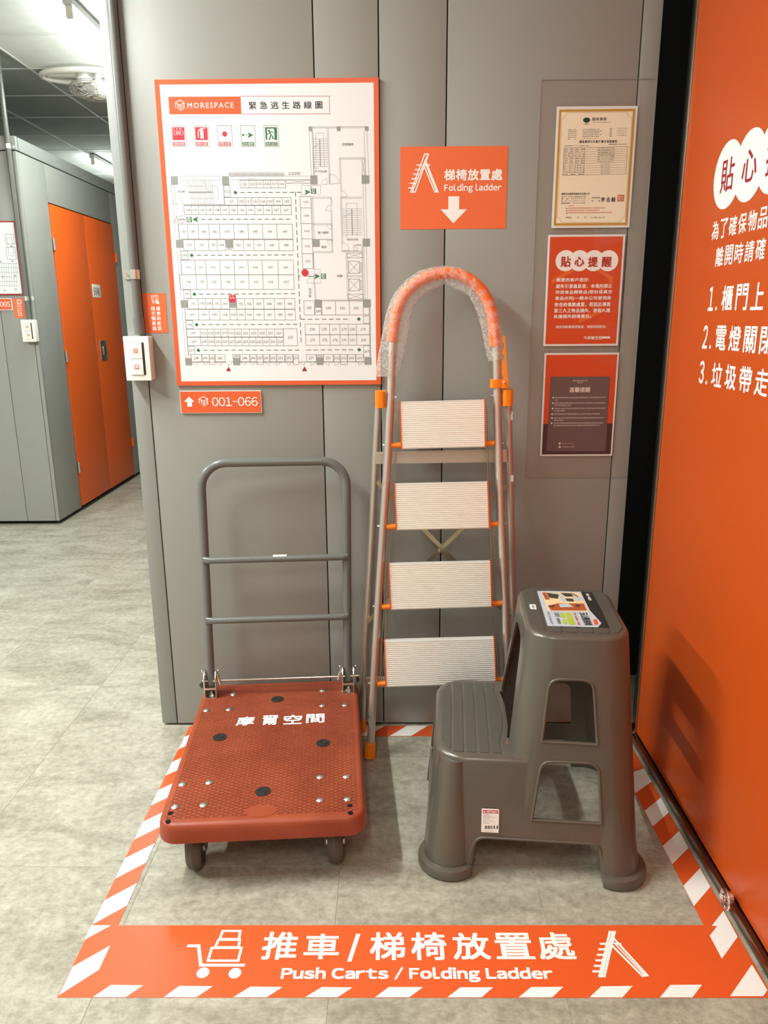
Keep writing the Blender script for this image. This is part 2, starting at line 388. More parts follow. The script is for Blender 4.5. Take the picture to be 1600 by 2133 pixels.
class Ink:
    """flat print on a plane: everything of one look collects into one part"""
    def __init__(s, pl, h): s.pl, s.h, s.vs, s.fs, s.k = pl, h, [], [], 0
    def q(s, x, y): return s.pl.px(x, y, s.h)
    def raw(s, vs, fs):
        n = len(s.vs); s.k += 1; d = (s.k % 16) * 8e-6
        s.vs += [(v[0], v[1], d) for v in vs]; s.fs += [tuple(i + n for i in f) for f in fs]
    def poly(s, pts): s.raw([s.q(*p) for p in pts], [tuple(range(len(pts)))])
    def rect(s, x0, y0, x1, y1, sh=0):
        a0, b1 = s.q(x0, y0); a1, b0 = s.q(x1, y1); s.raw([(a0, b0), (a1, b0), (a1, b1), (a0, b1)], [(0, 1, 2, 3)])
    def mline(s, pts, w):
        for (a, b), (c, d) in zip(pts, pts[1:]):
            L = math.hypot(c - a, d - b)
            if L < 1e-7: continue
            dx, dy = (c - a) / L * w / 2, (d - b) / L * w / 2
            a2, b2, c2, d2 = a - dx * .9, b - dy * .9, c + dx * .9, d + dy * .9
            s.raw([(a2 - dy, b2 + dx), (a2 + dy, b2 - dx), (c2 + dy, d2 - dx), (c2 - dy, d2 + dx)], [(0, 1, 2, 3)])
    def line(s, pts, w): s.mline([s.q(*p) for p in pts], w)
    def vline(s, x, y0, y1, w): s.line([(x, y0), (x + (845 - x) / 6000 * (y1 - y0), y1)], w)
    def frame(s, x0, y0, x1, y1, w):
        k = (y1 - y0) / 6000
        s.line([(x0, y0), (x1, y0), (x1 + (845 - x1) * k, y1), (x0 + (845 - x0) * k, y1), (x0, y0)], w)
    def mcirc(s, a, b, r, n=28, ry=None):
        s.raw([(a + r * math.cos(2 * math.pi * k / n), b + (ry or r) * math.sin(2 * math.pi * k / n)) for k in range(n)], [tuple(range(n))])
    def circ(s, x, y, rpx, n=28):
        a, b = s.q(x, y); c, _ = s.q(x + rpx, y); s.mcirc(a, b, abs(c - a), n)
    def arc(s, x, y, r, a0, a1, w, n=10, ry=None):
        s.line([(x + r * math.cos(math.radians(a0 + (a1 - a0) * k / n)), y - (ry or r) * math.sin(math.radians(a0 + (a1 - a0) * k / n))) for k in range(n + 1)], w)
    def mtext(s, t, a0, b0, a1, b1, off=0, res=2, sp=1.0, rot=0):
        vs, fs = glyphs(t, 0, res, sp)
        if not vs: return
        x0, x1 = min(v[0] for v in vs), max(v[0] for v in vs); y0, y1 = min(v[1] for v in vs), max(v[1] for v in vs)
        off = max(off, 0); w, h = x1 - x0, y1 - y0       # bold: the glyph is overprinted with small shifts
        kx, ky = (a1 - a0) / (w + 2 * off), (b1 - b0) / (h + 2 * off)
        for sx, sy in (((0, 0),) if off < .004 else ((-1, -1), (1, -1), (1, 1), (-1, 1), (0, 0))):
            s.raw([(a0 + (x - x0 + off * (1 + sx)) * kx, b0 + (y - y0 + off * (1 + sy)) * ky) for x, y in vs], fs)
    def text(s, t, x0, y0, x1, y1, off=0, res=2, sp=1.0):
        """glyphs fitted to a box given by its corners"""
        ym, xm = (y0 + y1) / 2, (x0 + x1) / 2
        a0, a1 = s.q(x0, ym)[0], s.q(x1, ym)[0]; b1, b0 = s.q(xm, y0)[1], s.q(xm, y1)[1]
        s.mtext(t, a0, b0, a1, b1, off, res, sp)
    def build(s, name, m, parent):
        mb = MB(); mb.add([s.pl.pt(a, b, s.h + d) for a, b, d in s.vs], s.fs)
        o = obj(name, mb, m, parent, sm=0, recalc=False)
        if s.k > 1: o['kind'] = 'stuff'     # print too fine to pick apart
        return o

def slab(pl, pts, h0, h1, bev=0):
    """a flat sheet with thickness; pts in plane coordinates"""
    return MB().prism(pts, pl.o, pl.u, pl.v, pl.n, h0, h1)

# ================================================================== SETTING
# floor of square stone-look vinyl tiles (.4545 pitch), thin joints
PT = .4545; FX0, FY0 = -1.0325, 1.515
fl = struct('floor', MB().box(-4.9, 2.2, -1.9, 9.2, -.06, -.0012), M['joint'])
tile_me = None
for i in range(-8, 7):
    for j in range(-7, 17):
        x, y = FX0 + i * PT, FY0 + j * PT
        if x > BX + .02 and y > 5.5 and x > -.6: continue
        if x + PT < BX and y > BY: continue
        if x > .8 or (x > -.7 and y > WY + .1): continue
        if y > 8.7: continue
        if tile_me is None:
            t = MB().box(.0002, PT - .0002, .0002, PT - .0002, -.004, 0, bev=.0004, seg=1)
            tile_me = bpy.data.meshes.new('floor_tile'); t.bm.to_mesh(tile_me); t.bm.free(); tile_me.materials.append(M['floor'])
        o = bpy.data.objects.new('floor_tile', tile_me); COL.objects.link(o); o.parent = fl
        o.matrix_parent_inverse = fl.matrix_world.inverted(); o.location = (x, y, 0)

# ceiling: boards in a white grid
ce = struct('ceiling', MB().box(-4.9, 2.2, -1.9, 9.2, CEIL_Z + .014, CEIL_Z + .08), M['ceiling'])
CX, CY, PX_, PY_ = -2.089, 4.329, .574, .5435
cm = wm = None
for i in range(-5, 8):
    for j in range(-11, 9):
        x, y = CX + i * PX_, CY + j * PY_
        if x > 2.1 or x < -4.9: continue
        if y > 2.4 and x > -.3: continue
        if cm is None:
            t = MB().box(.006, PX_ - .006, .006, PY_ - .006, .002, .014, bev=.002, seg=1)
            cm = bpy.data.meshes.new('ceiling_board'); t.bm.to_mesh(cm); t.bm.free(); cm.materials.append(M['ceiling'])
        o = bpy.data.objects.new('ceiling_board', cm); COL.objects.link(o); o.parent = ce
        o.matrix_parent_inverse = ce.matrix_world.inverted(); o.location = (x, y, CEIL_Z)
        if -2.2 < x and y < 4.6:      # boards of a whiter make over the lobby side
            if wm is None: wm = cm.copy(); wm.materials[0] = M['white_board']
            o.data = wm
for i in range(-4, 8):
    x = CX + i * PX_
    if x < 2.1: obj('grid_rail', MB().box(x - .006, x + .006, -1.85, 9.1, CEIL_Z - .004, CEIL_Z + .013, bev=.002, seg=1), M['rail_white'], ce)
for j in range(-11, 9):
    y = CY + j * PY_
    obj('grid_rail', MB().box(-4.85, 2.15, y - .006, y + .006, CEIL_Z - .002, CEIL_Z + .012, bev=.002, seg=1), M['rail_white'], ce)

# the panel wall (end of a storage block)
BT = 2.48
wf = struct('wall_front', MB().box(-.728, .688, WY + .022, WY + .9, .010, BT, bev=.002).box(-.71, .67, WY + .03, WY + .85, 0, .012), M['dark_gap'])
seams = [(-.7335, -.6855), (-.6855, -.191), (-.191, -.0245), (-.0245, .1505), (.1505, .6435), (.6435, .6935)]
for k, (a, b) in enumerate(seams):
    g = .0016
    x0, x1 = a + (0 if k == 0 else g), b - (0 if k == 5 else g)
    mb = MB().box(x0, x1, WY, WY + .021, .008, BT, bev=.0014, seg=2)
    if k in (0, 5):
        xa, xb = (a, a + .004) if k == 0 else (b - .004, b)
        mb.box(xa, xb, WY + .0215, WY + .9, .008, BT)
    obj('wall_panel', mb, M['wall_edge'] if k == 0 else M['wall'], wf)
# corridor side of this block continues backwards, and the beige lobby wall behind the viewer
struct('wall_corridor', MB().box(-.729, 2.1, WY + .95, 9.1, .0, 2.26), M['wall'])
struct('wall_back', MB().box(-4.9, 2.2, -1.95, -1.88, 0, CEIL_Z), M['back_wall'])
struct('wall_far', MB().box(-4.9, 2.2, 9.1, 9.2, 0, CEIL_Z), M['wall'])
# recess between the panel wall and the open door, its shade painted black
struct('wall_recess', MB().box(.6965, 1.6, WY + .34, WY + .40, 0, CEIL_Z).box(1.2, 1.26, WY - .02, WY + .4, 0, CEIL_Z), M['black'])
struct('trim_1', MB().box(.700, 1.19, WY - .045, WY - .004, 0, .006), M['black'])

# storage block across the corridor
bl = struct('wall_left', MB().box(-4.6, BX - .022, BY + .024, 8.4, .03, 2.235).box(-4.58, BX - .045, BY + .05, 8.38, 0, .032), M['dark_gap'])
xs = [-4.6, -3.74, -3.24, -2.74, -2.309, -2.122, BX]
xs = [-4.6, -3.8, -3.3, -2.80, -2.305, -2.1245, BX]
for a, b in zip(xs, xs[1:]):
    obj('wall_panel', MB().box(a + .0015, b - .0015 if b != BX else b, BY, BY + .022, .026, 2.185, bev=.0015), M['wall'], bl)
# side face panels around the orange double door, y from px
for a, b, z0, z1 in ((BY + .0235, 4.945, .026, 2.185), (4.948, 6.035, 1.965, 2.185), (6.038, 6.55, .026, 2.185), (6.553, 7.05, .026, 2.185), (7.053, 8.4, .026, 2.185)):
    obj('wall_panel', MB().box(BX - .022, BX, a, b, z0, z1, bev=.0015), M['wall'], bl)
obj('cap_rail', MB().box(-4.62, BX + .006, BY - .006, BY + .03, 2.190, 2.262, bev=.003).box(BX - .03, BX + .006, BY + .02, 8.4, 2.190, 2.262, bev=.003), M['wall_edge'], bl)
obj('cap_top', MB().box(-4.6, BX - .03, BY + .03, 8.4, 2.236, 2.255), M['wall'], bl)

# orange double locker door
d1 = struct('door_1', MB().box(BX - .0215, BX - .012, 4.95, 6.033, .028, 1.962), M['dark_gap'])
for a, b in ((4.953, 5.485), (5.489, 6.030)):
    obj('door_leaf', MB().box(BX - .011, BX + .006, a, b, .035, 1.956, bev=.002), M['locker_orange'], d1)
for y in (4.951, 6.034):
    for z in (.30, 1.03, 1.72):
        s = 1 if y > 5 else -1
        hg = obj('hinge', MB().cyl((BX + .010, y + s * .004, z - .035), (BX + .010, y + s * .004, z + .035), .008, 10), M['zinc'] if s < 0 else M['locker_orange'], d1)
hp = obj('handle_plate', MB().box(BX + .006, BX + .011, 5.545, 5.665, .975, 1.115, bev=.002), M['chrome'], d1)
obj('latch', MB().box(BX + .011, BX + .020, 5.585, 5.625, 1.01, 1.075, bev=.004), M['steel'], d1)
nb = Ink(BSIDE, .0005)
plate = obj('number_plate', MB().box(BX + .0062, BX + .0075, 5.505, 5.66, 1.415, 1.505, bev=.0004), M['cream'], d1)
nk = Ink(Plane((BX + .0078, 0, 0), (0, 1, 0), (0, 0, 1)), 0)
nk.mtext('9048', 5.525, 1.43, 5.64, 1.485, off=.01); nk.build('lettering', M['ink_num'], d1)

# open orange door on the right, its stainless frame, lock
d2 = struct('door_2', MB().box(DX + .0025, DX + .030, -.10, 2.052, .030, 2.45), M['glass_black'])
obj('door_film', MB().box(DX, DX + .0022, -.10, 2.050, .034, 2.45), M['door_orange'], d2)
obj('door_stile', MB().box(DX - .004, DX + .036, 2.0525, 2.078, .004, 2.47, bev=.002), M['steel'], d2)
obj('glass_edge', MB().box(DX + .004, DX + .032, 2.0785, 2.108, .004, 2.47, bev=.002), M['glass_black'], d2)
obj('door_rail', MB().box(DX - .013, DX + .034, -.10, 2.0515, .004, .029, bev=.003), M['rail_steel'], d2)
# floor lock with a ring
lk = thing('floor_lock', 'small chrome floor lock with a ring at the foot of the orange door', 'lock', (DX - .02, 1.365, .004))
obj('lock_body', MB().cyl((DX - .0135, 1.365, .045), (DX - .032, 1.365, .045), .012, 20).cyl((DX - .032, 1.365, .045), (DX - .036, 1.365, .045), .008, 20), M['chrome'], lk)
rg = [(DX - .030, 1.358 + .018 * math.cos(t), .047 + .019 * math.sin(t)) for t in [2 * math.pi * k / 24 for k in range(24)]]
obj('ring', MB().sweep(rg, .0035, seg=8, nrm=(1, 0, 0), closed=True), M['chrome'], lk)

# ------------------------------------------------------------------ print on the door
def door_ink(name, m, h): return Ink(Plane((DX, 0, 0), (0, -1, 0), (0, 0, 1)), h), name, m
k1 = Ink(DOOR, .0003)
for i in range(4): k1.mcirc(-1.790 + i * .105, 1.559, .0705, 36)
k1.build('white_rounds', M['ink_white'], d2)
k2 = Ink(DOOR, .0007)
for i, c in enumerate('貼心提醒'): k2.mtext(c, -1.822 + i * .105, 1.524 + (.003 if c == '心' else 0), -1.822 + .066 + i * .105, 1.594 - (.003 if c == '心' else 0), off=.01)
k2.build('red_lettering', M['ink_dred'], d2)
k3 = Ink(DOOR, .0004)
def row(ink, s, a, pitch, wd, b0, b1, off=.012, res=2):
    for i, c in enumerate(s):
        if c == ' ': continue
        ink.mtext(c, a + i * pitch, b0, a + i * pitch + wd, b1, off=off, res=res)
row(k3, '為了確保物品', -1.844, .0452, .038, 1.427, 1.468)
row(k3, '離開時請確', -1.808, .0482, .040, 1.367, 1.409)
for n, s, z0, z1, a in (('1', '櫃門上', 1.270, 1.324, -1.753), ('2', '電燈關閉', 1.184, 1.238, -1.765), ('3', '垃圾帶走', 1.102, 1.156, -1.766)):
    k3.mtext(n, a - .072, z0, a - .044, z1, off=.015); k3.mcirc(a - .026, z0 + .005, .0045, 12)
    row(k3, s, a, .0705, .055, z0, z1, off=.015)
k3.build('white_lettering', M['ink_white'], d2)

# ------------------------------------------------------------------ tube lights
for n, (x, y0, y1, wt, colr, ax) in enumerate(TUBES):
    lab = ['white ceiling tube light beside the ceiling fan', 'white ceiling tube light over the open floor left of the viewer', 'distant white tube light over the far corridor', 'white tube light on the ceiling above the viewer', 'added unseen fill tube on the ceiling at the far left of the lobby'][n]
    t = thing('tube_light', lab, 'light', (x, (y0 + y1) / 2, CEIL_Z - .1))
    obj('housing', MB().box(x - .022, x + .022, y0 - .02, y1 + .02, CEIL_Z - .036, CEIL_Z - .006, bev=.003), M['rail_white'], t)
    for ye in (y0, y1):
        obj('end_cap', MB().box(x - .014, x + .014, ye - .012, ye + .012, CEIL_Z - .088, CEIL_Z - .036, bev=.004), M['cream'], t)
    obj('tube', MB().cyl((x, y0 + .012, CEIL_Z - .072), (x, y1 - .012, CEIL_Z - .072), .013, 14), M['tube_glow'], t)
    ld = bpy.data.lights.new('tube_lamp', 'AREA'); ld.shape = 'RECTANGLE'; ld.size = .05; ld.size_y = y1 - y0
    ld.energy = wt; ld.color = colr
    lo = bpy.data.objects.new('tube_lamp', ld); COL.objects.link(lo); lo.parent = t
    lo.location = (0, 0, .1 - .0905)

# ceiling circulation fan
fc = Vector((-1.79, 4.91, CEIL_Z - .05))
fn = thing('ceiling_fan', 'white ceiling circulation fan with a ring bracket and round grille', 'fan', (fc.x, fc.y, CEIL_Z - .2))
def ringpts(c, r, z, n=40): return [(c.x + r * math.cos(2 * math.pi * k / n), c.y + r * math.sin(2 * math.pi * k / n), z) for k in range(n)]
obj('ring_bracket', MB().sweep([(fc.x + .245 * math.cos(2 * math.pi * q / 40), fc.y + .125 * math.sin(2 * math.pi * q / 40), CEIL_Z - .03) for q in range(40)], .017, .016, seg=10, nrm=(0, 0, 1), closed=True).box(fc.x - .21, fc.x + .21, fc.y - .02, fc.y + .02, CEIL_Z - .036, CEIL_Z - .012, bev=.003).cyl((fc.x, fc.y, CEIL_Z - .012), (fc.x, fc.y, CEIL_Z - .075), .045), M['fan_white'], fn)
gc = Vector((-1.705, 4.89, CEIL_Z - .118))
g = MB()
for zz, rr in ((.028, .150), (.016, .160), (.004, .165), (-.008, .160), (-.018, .145), (-.025, .125), (-.030, .10), (-.033, .075), (-.034, .05)):
    g.sweep(ringpts(gc, rr, gc.z + zz), .0022, seg=5, nrm=(0, 0, 1), closed=True)
for k in range(24):
    a = 2 * math.pi * k / 24
    g.sweep([gc + Vector((math.cos(a) * r, math.sin(a) * r, z)) for r, z in ((.035, -.034), (.10, -.030), (.145, -.018), (.165, .004), (.150, .028))], .0018, seg=5, nrm=(0, 0, 1))
obj('grille', g, M['fan_grey'], fn)
obj('motor', MB().cyl((gc.x, gc.y, gc.z + .05), (gc.x, gc.y, gc.z - .028), .045, 24).cyl((gc.x, gc.y, gc.z - .037), (gc.x, gc.y, gc.z - .030), .036, 20).cyl((gc.x, gc.y, CEIL_Z - .01), (gc.x, gc.y, gc.z + .05), .02), M['fan_white'], fn)
for k in range(3):
    a = math.radians(20 + 120 * k); u = Vector((math.cos(a), math.sin(a), 0)); v = Vector((-math.sin(a), math.cos(a), .25))
    p = gc + Vector((0, 0, -.01))
    obj('blade', MB().add([p + u * .05 - v * .03, p + u * .14 - v * .045, p + u * .142 + v * .04, p + u * .05 + v * .03] + [q + Vector((0, 0, .003)) for q in (p + u * .05 - v * .03, p + u * .14 - v * .045, p + u * .142 + v * .04, p + u * .05 + v * .03)],
        [(3, 2, 1, 0), (4, 5, 6, 7), (0, 1, 5, 4), (1, 2, 6, 5), (2, 3, 7, 6), (3, 0, 4, 7)]), M['fan_white'], fn)

# ------------------------------------------------------------------ conduits, clamps, switches
def conduit(x, y, z0, z1, r, lab):
    t = thing('conduit', lab, 'pipe', (x, y, z0))
    obj('pipe', MB().cyl((x, y, z0 + .02), (x, y, z1), r, 20), M['pipe'], t)
    obj('coupling', MB().cyl((x, y, z0), (x, y, z0 + .045), r * 1.18, 20), M['pipe'], t)
    return t
def clamp(x, y, z, r, lab, side=-1):
    t = thing('pipe_clamp', lab, 'clamp', (x, y, z))
    arc = [(x + (r + .0015) * math.cos(a), y - (r + .0015) * math.sin(a)) for a in [math.pi * k / 10 for k in range(11)]]
    inn = [(x + (r + .0002) * math.cos(a), y - (r + .0002) * math.sin(a)) for a in [math.pi * k / 10 for k in range(11)]]
    poly = arc + inn[::-1]
    obj('band', MB().prism(poly, (0, 0, z - .0125), (1, 0, 0), (0, 1, 0), (0, 0, 1), 0, .025), M['zinc'], t)
    xa, xb = (x - r - .024, x - r + .0005) if side < 0 else (x + r - .0005, x + r + .024)
    pl = rrect(xa, xb, z - .0125, z + .0125, .011)
    obj('tab', MB().prism(pl, (0, y + r, 0), (1, 0, 0), (0, 0, 1), (0, -1, 0), -.0005, .0015), M['zinc'], t)
    obj('screw', MB().cyl(((xa + xb) / 2, y + r - .0015, z), ((xa + xb) / 2, y + r - .0045, z), .0045, 12), M['chrome'], t)
def switch(pl, x0, y0, x1, y1, depth, lab):
    a0, b1 = pl.px(x0, y0, depth); a1, b0 = pl.px(x1, y1, depth)
    t = thing('light_switch', lab, 'switch', pl.pt((a0 + a1) / 2, b0, depth / 2))
    w, h = a1 - a0, b1 - b0
    def bx(a, b, c, d, h0, h1, bev): 
        p, q = pl.pt(a, c, h0), pl.pt(b, d, h1)
        return MB().box(min(p.x, q.x), max(p.x, q.x), min(p.y, q.y), max(p.y, q.y), min(p.z, q.z), max(p.z, q.z), bev=bev, seg=3)
    obj('back_box', bx(a0 + w * .015, a1 - w * .015, b0 + h * .01, b1 - h * .01, .0, depth * .86, .004), M['cream'], t)
    obj('face_plate', bx(a0, a1, b0, b1, depth * .86, depth, .0028), M['cream'], t)
    obj('slot', bx(a0 + w * .22, a0 + w * .80, b0 + h * .13, b0 + h * .86, depth, depth + .0004, 0), M['cream_dark'], t)
    for i, (c, d) in enumerate(((.497, .853), (.137, .487))):
        obj('rocker', bx(a0 + w * .225, a0 + w * .72, b0 + h * c, b0 + h * d, depth + .0005, depth + .003, .0008), M['cream'], t)
        q = Plane(pl.pt(0, 0, depth + .0032), pl.u, pl.v); k = Ink(q, 0)
        ca, cb = a0 + w * .47, b0 + h * (c + d) / 2; e = w * .085
        k.raw([(ca - e, cb - e), (ca + e, cb - e), (ca + e, cb + e), (ca - e, cb + e)], [(0, 1, 2, 3)]); k.build('icon_tile', M['sign_orange'], t)
        k = Ink(q, .0003); pts = [(ca + e * .55 * math.cos(j * .5236), cb + e * .12 + e * .5 * math.sin(j * .5236)) for j in range(13)]
        k.mline(pts, e * .2)
        if i == 0: k.mline([(ca - e * .2, cb - e * .55), (ca + e * .2, cb - e * .55)], e * .2)
        else: k.mline([(ca - e * .3, cb - e * .1), (ca + e * .3, cb + e * .35)], e * .2); k.mline([(ca - e * .3, cb + e * .35), (ca + e * .3, cb - e * .1)], e * .2)
        k.build('icon', M['ink_white'], t)
    return t
pxx = WALL.px(286, 634, .016)[0]
switch(WALL, 255.4, 700.5, 316.4, 793, .045, 'large cream two-rocker wall switch left of the evacuation map')
zt = WALL.px(286, 700, .016)[1]
conduit(pxx, WY - .0145, 1.212 + .008, CEIL_Z - .005, .0125, 'grey conduit running down the near wall corner to the big switch')
clamp(pxx, WY - .0145, 1.379, .0125, 'zinc pipe clamp on the conduit above the big switch')
xb = BFRONT.px(57, 640, .02)[0]
switch(BFRONT, 42, 666, 76, 712, .045, 'small cream two-rocker switch on the distant grey block')
conduit(xb, BY - .0165, 1.187, CEIL_Z - .005, .0145, 'grey conduit at the corner of the distant block')
clamp(xb, BY - .0165, BFRONT.px(57, 622)[1], .0145, 'zinc pipe clamp just above the distant switch', side=1)
clamp(xb, BY - .0165, BFRONT.px(28, 306)[1], .0145, 'zinc pipe clamp near the top of the distant conduit', side=1)

# ================================================================== SIGNS ON THE WALL
def board(pl, corners, th, name, label, cat, m, facem=None, h0=0, group=None, r=0):
    """thing: a sheet given by its 4 corners (TL TR BR BL, image frame of the calibrated plane) squared up on the plane"""
    q = [pl.px(x, y, h0 + th) for x, y in corners]
    a0 = (q[0][0] + q[3][0]) / 2; a1 = (q[1][0] + q[2][0]) / 2; b1 = (q[0][1] + q[1][1]) / 2; b0 = (q[2][1] + q[3][1]) / 2
    t = thing(name, label, cat, pl.pt((a0 + a1) / 2, b0, h0), group)
    pts = rrect(a0, a1, b0, b1, r) if r else [(a0, b0), (a1, b0), (a1, b1), (a0, b1)]
    obj('backing', slab(pl, pts, h0 + .0002, h0 + th), m, t)
    return t, (a0, b0, a1, b1)
LT = .0003
def logo(k, cx, cy, s, w):
    """cube mark, centre and half height in plane units"""
    P = lambda x, y: (cx + x * s, cy + y * s)
    k.mline([P(0, 1), P(.9, .5), P(0, 0), P(-.9, .5), P(0, 1)], w)
    k.mline([P(-.9, .5), P(-.9, -.35)], w); k.mline([P(-.45, .25), P(-.45, -.65)], w); k.mline([P(0, 0), P(0, -.95)], w)
    k.mline([P(0, -.95), P(.85, -.5), P(.85, -.2), P(.75, -.05), P(.85, .05), P(.9, .5)], w); k.mline([P(0, -.45), P(.8, -.05)], w)

# ---- evacuation map
t, r = board(WALL, [(320, 165), (788.5, 162), (794, 801), (370, 803)], .008, 'evacuation_map', 'large white emergency escape floor plan with a wide orange border on the grey wall', 'sign', M['sign_orange'])
H0 = .0082
k = Ink(WALL, H0); a0, b1 = k.q(328.5, 173); a1, b0 = k.q(784.5, 794); a0 = r[0] + .013; b1 = r[3] - .012; a1 = r[2] - .013; b0 = r[1] + .012
k.raw([(a0, b0), (a1, b0), (a1, b1), (a0, b1)], [(0, 1, 2, 3)]); k.build('white_sheet', M['paper'], t)
h = H0 + LT
kO, kW, kB = Ink(WALL, h), Ink(WALL, h + LT), Ink(WALL, h)
kR, kG, kDG, kP, kN, kL, kLL = (Ink(WALL, h + LT * .5) for _ in range(7))
kDR = Ink(WALL, h + LT * .5)
kO.poly([(350.5, 201.5), (501, 201), (502.5, 237.5), (353, 238)])
a, b = kW.q(375, 219.5); logo(kW, a, b, .0125, .0016)
kW.text('MORESPACE', 390.5, 213.5, 487, 225, off=.004, sp=1.25)
kB.text('緊急逃生路線圖', 518.5, 211, 671.5, 227, off=.008, sp=1.65)
kR.line([(501, 200), (686, 200), (686.5, 237), (502.5, 237.5)], .0009)
WPX = .00112   # one image pixel on the wall
for i, (x0, c, tx) in enumerate(((356, 'R', '消防栓箱'), (404, 'R', '滅火器'), (452, 'R', '現在位置'), (500.5, 'G', '逃生路線'), (549, 'G', '逃生出口'))):
    kL.frame(x0, 262 - i * .2, x0 + 30, 305.3, .0007)
    ik = kR if c == 'R' else kG
    ik.poly([(x0 + 4, 296), (x0 + 28.5, 296), (x0 + 29, 303), (x0 + 4.4, 303)])
    kW.text(tx, x0 + 5.5, 297, x0 + 27, 302, off=.0, res=1)
    if i == 0: kR.poly([(x0 + 2.5, 265), (x0 + 27.5, 265), (x0 + 28.5, 291.5), (x0 + 4, 291.5)]); kW.text('消防栓', x0 + 10, 274.5, x0 + 21, 278.5, res=1); kW.frame(x0 + 6, 273, x0 + 25, 280.2, .0006); kW.rect(x0 + 5.5, 267, x0 + 6.7, 270.5); kW.rect(x0 + 12, 267, x0 + 14, 270); kW.rect(x0 + 18, 267, x0 + 21, 270)
    if i == 1:
        kR.poly([(x0 + 2, 264.8), (x0 + 27.5, 264.8), (x0 + 29, 291.5), (x0 + 4, 291.5)])
        kW.poly([(x0 + 13, 273), (x0 + 14.5, 269.5), (x0 + 18, 269.5), (x0 + 19.5, 273), (x0 + 20.5, 289), (x0 + 14, 289)]); kW.line([(x0 + 16, 268), (x0 + 11, 270), (x0 + 9, 276), (x0 + 9.3, 286)], .0022); kW.line([(x0 + 14, 268), (x0 + 23, 267)], .0018)
    if i == 2: kR.circ(x0 + 16, 279, 5)
    if i == 3: kG.circ(x0 + 5.5, 281, 2); kG.line([(x0 + 7, 281), (x0 + 16, 281)], .0008); kG.poly([(x0 + 27, 281), (x0 + 15.5, 275.5), (x0 + 18, 281), (x0 + 15.8, 287)])
    if i == 4:
        kG.poly([(x0 + 3, 265), (x0 + 27.5, 265), (x0 + 27.5, 267.5), (x0 + 6.5, 267.5), (x0 + 7.5, 291), (x0 + 4.5, 291)])
        kG.poly([(x0 + 22, 267.5), (x0 + 27.5, 267.5), (x0 + 28, 291), (x0 + 23.3, 291)])
        kG.circ(x0 + 11, 272, 2); kG.line([(x0 + 13, 274.5), (x0 + 15, 281), (x0 + 12, 290.5)], .0026); kG.line([(x0 + 15, 281), (x0 + 19.5, 284), (x0 + 18.5, 288.5), (x0 + 22, 289)], .002); kG.line([(x0 + 7, 279), (x0 + 10, 279), (x0 + 13, 274.5), (x0 + 17.5, 274), (x0 + 20, 277)], .0015)
# room cells
LW = .00085
def shx(x, y0, y): return x + (845 - x) / 6000 * (y - y0) * 1.0
def num(n, cx, cy, ex=5.3): kN.text('%03d' % n, cx - ex, cy - 2.7, cx + ex, cy + 2.6, off=-.012, res=1)
def cells(y0, y1, xs, ns, top=True):
    """a row of numbered store rooms"""
    X0, X1 = xs[0], xs[-1]
    kL.line([(X0, y0), (X1, y0)], LW); kL.line([(shx(X0, y0, y1), y1), (shx(X1, y0, y1), y1)], LW)
    for x in xs: kL.line([(x, y0), (shx(x, y0, y1), y1)], LW)
    for n, a, b in zip(ns, xs, xs[1:]):
        if n: num(n, shx((a + b) / 2, y0, (y0 + y1) / 2), (y0 + y1) / 2, min(5.3, (b - a) / 2 - 1))
cells(375.3, 391.2, [499.7, 518, 533, 548.2, 563.2, 579, 594.3], [11, 10, 9, 8, 7, 6])
cells(385.8, 410.5, [466, 478.5], [12])
cells(411.3, 427, [467.2, 494.5, 509.5, 524.2, 539.5, 554.8, 569.5, 587.7, 606.3], [13, 15, 17, 19, 21, 23, 24, 25])
cells(428, 446.8, [382.8, 398.2, 413, 428.2, 443.5, 458.5, 476.2, 494.2, 512.2, 530.2, 548, 566, 584.2, 606.3], list(range(38, 25, -1)))
cells(466.8, 497.8, [371.5, 389.5, 412, 434.2, 456.7, 486.2, 516.2, 546.2, 576, 608.7], list(range(39, 48)))
cells(499, 522, [381.2, 404.2, 433.7, 451.3, 469.3], [57, 56, 55, 54]); cells(499, 522, [484.7, 506.2, 528.2, 550.7, 580.2, 610.2], [52, 51, 50, 49, 48]); num(53, 478, 519)
cells(522.7, 540.7, [376.3, 391], [58])
cells(541.7, 572.2, [376, 405.7, 427.7, 457.3, 486.7, 516.2, 545.5, 578.4, 610.8], list(range(59, 67)))
cells(572, 602.7, [373.7, 407.5, 430, 459.2, 488.5, 517.7, 547, 579.2, 611.7], list(range(74, 66, -1)))
cells(603.8, 621.2, [381.7, 396.7], [75])
cells(621.8, 643.7, [390.2, 411.7, 427, 442, 459.5, 477], [76, 77, 78, 79, 80]); cells(621.8, 643.7, [492.2, 509.2, 527.2, 548.8, 570.9, 592.2, 614], list(range(81, 87)))
cells(644.3, 666.5, [384.5, 413, 435.2, 457, 478, 493, 510.2, 527.5, 549.7, 571.7, 593.2, 614.7], list(range(97, 86, -1)))
cells(667.4, 684.8, [386.5, 401.2], [98])
cells(685.4, 701.7, [387.7, 416.5, 430.7, 445, 459.2, 474, 488.2, 502.3, 519.5, 537, 554.2, 572, 589.2], [99, 101, 103, 105, 107, 109, 111, 112, 113, 114, 115, 116])
cells(702.5, 720.2, [389.2, 417.7, 432.2, 446.5, 460.7, 475, 489.2, 503.5, 518.2, 532.5, 546.7, 561.2, 576.2, 590.2], [136, 135, 133, 131, 129, 127, 125, 123, 122, 121, 120, 119, 118])
cells(684.5, 720.2, [589.5, 618.5], [117]); cells(721.2, 738.2, [391, 404.8], [137])
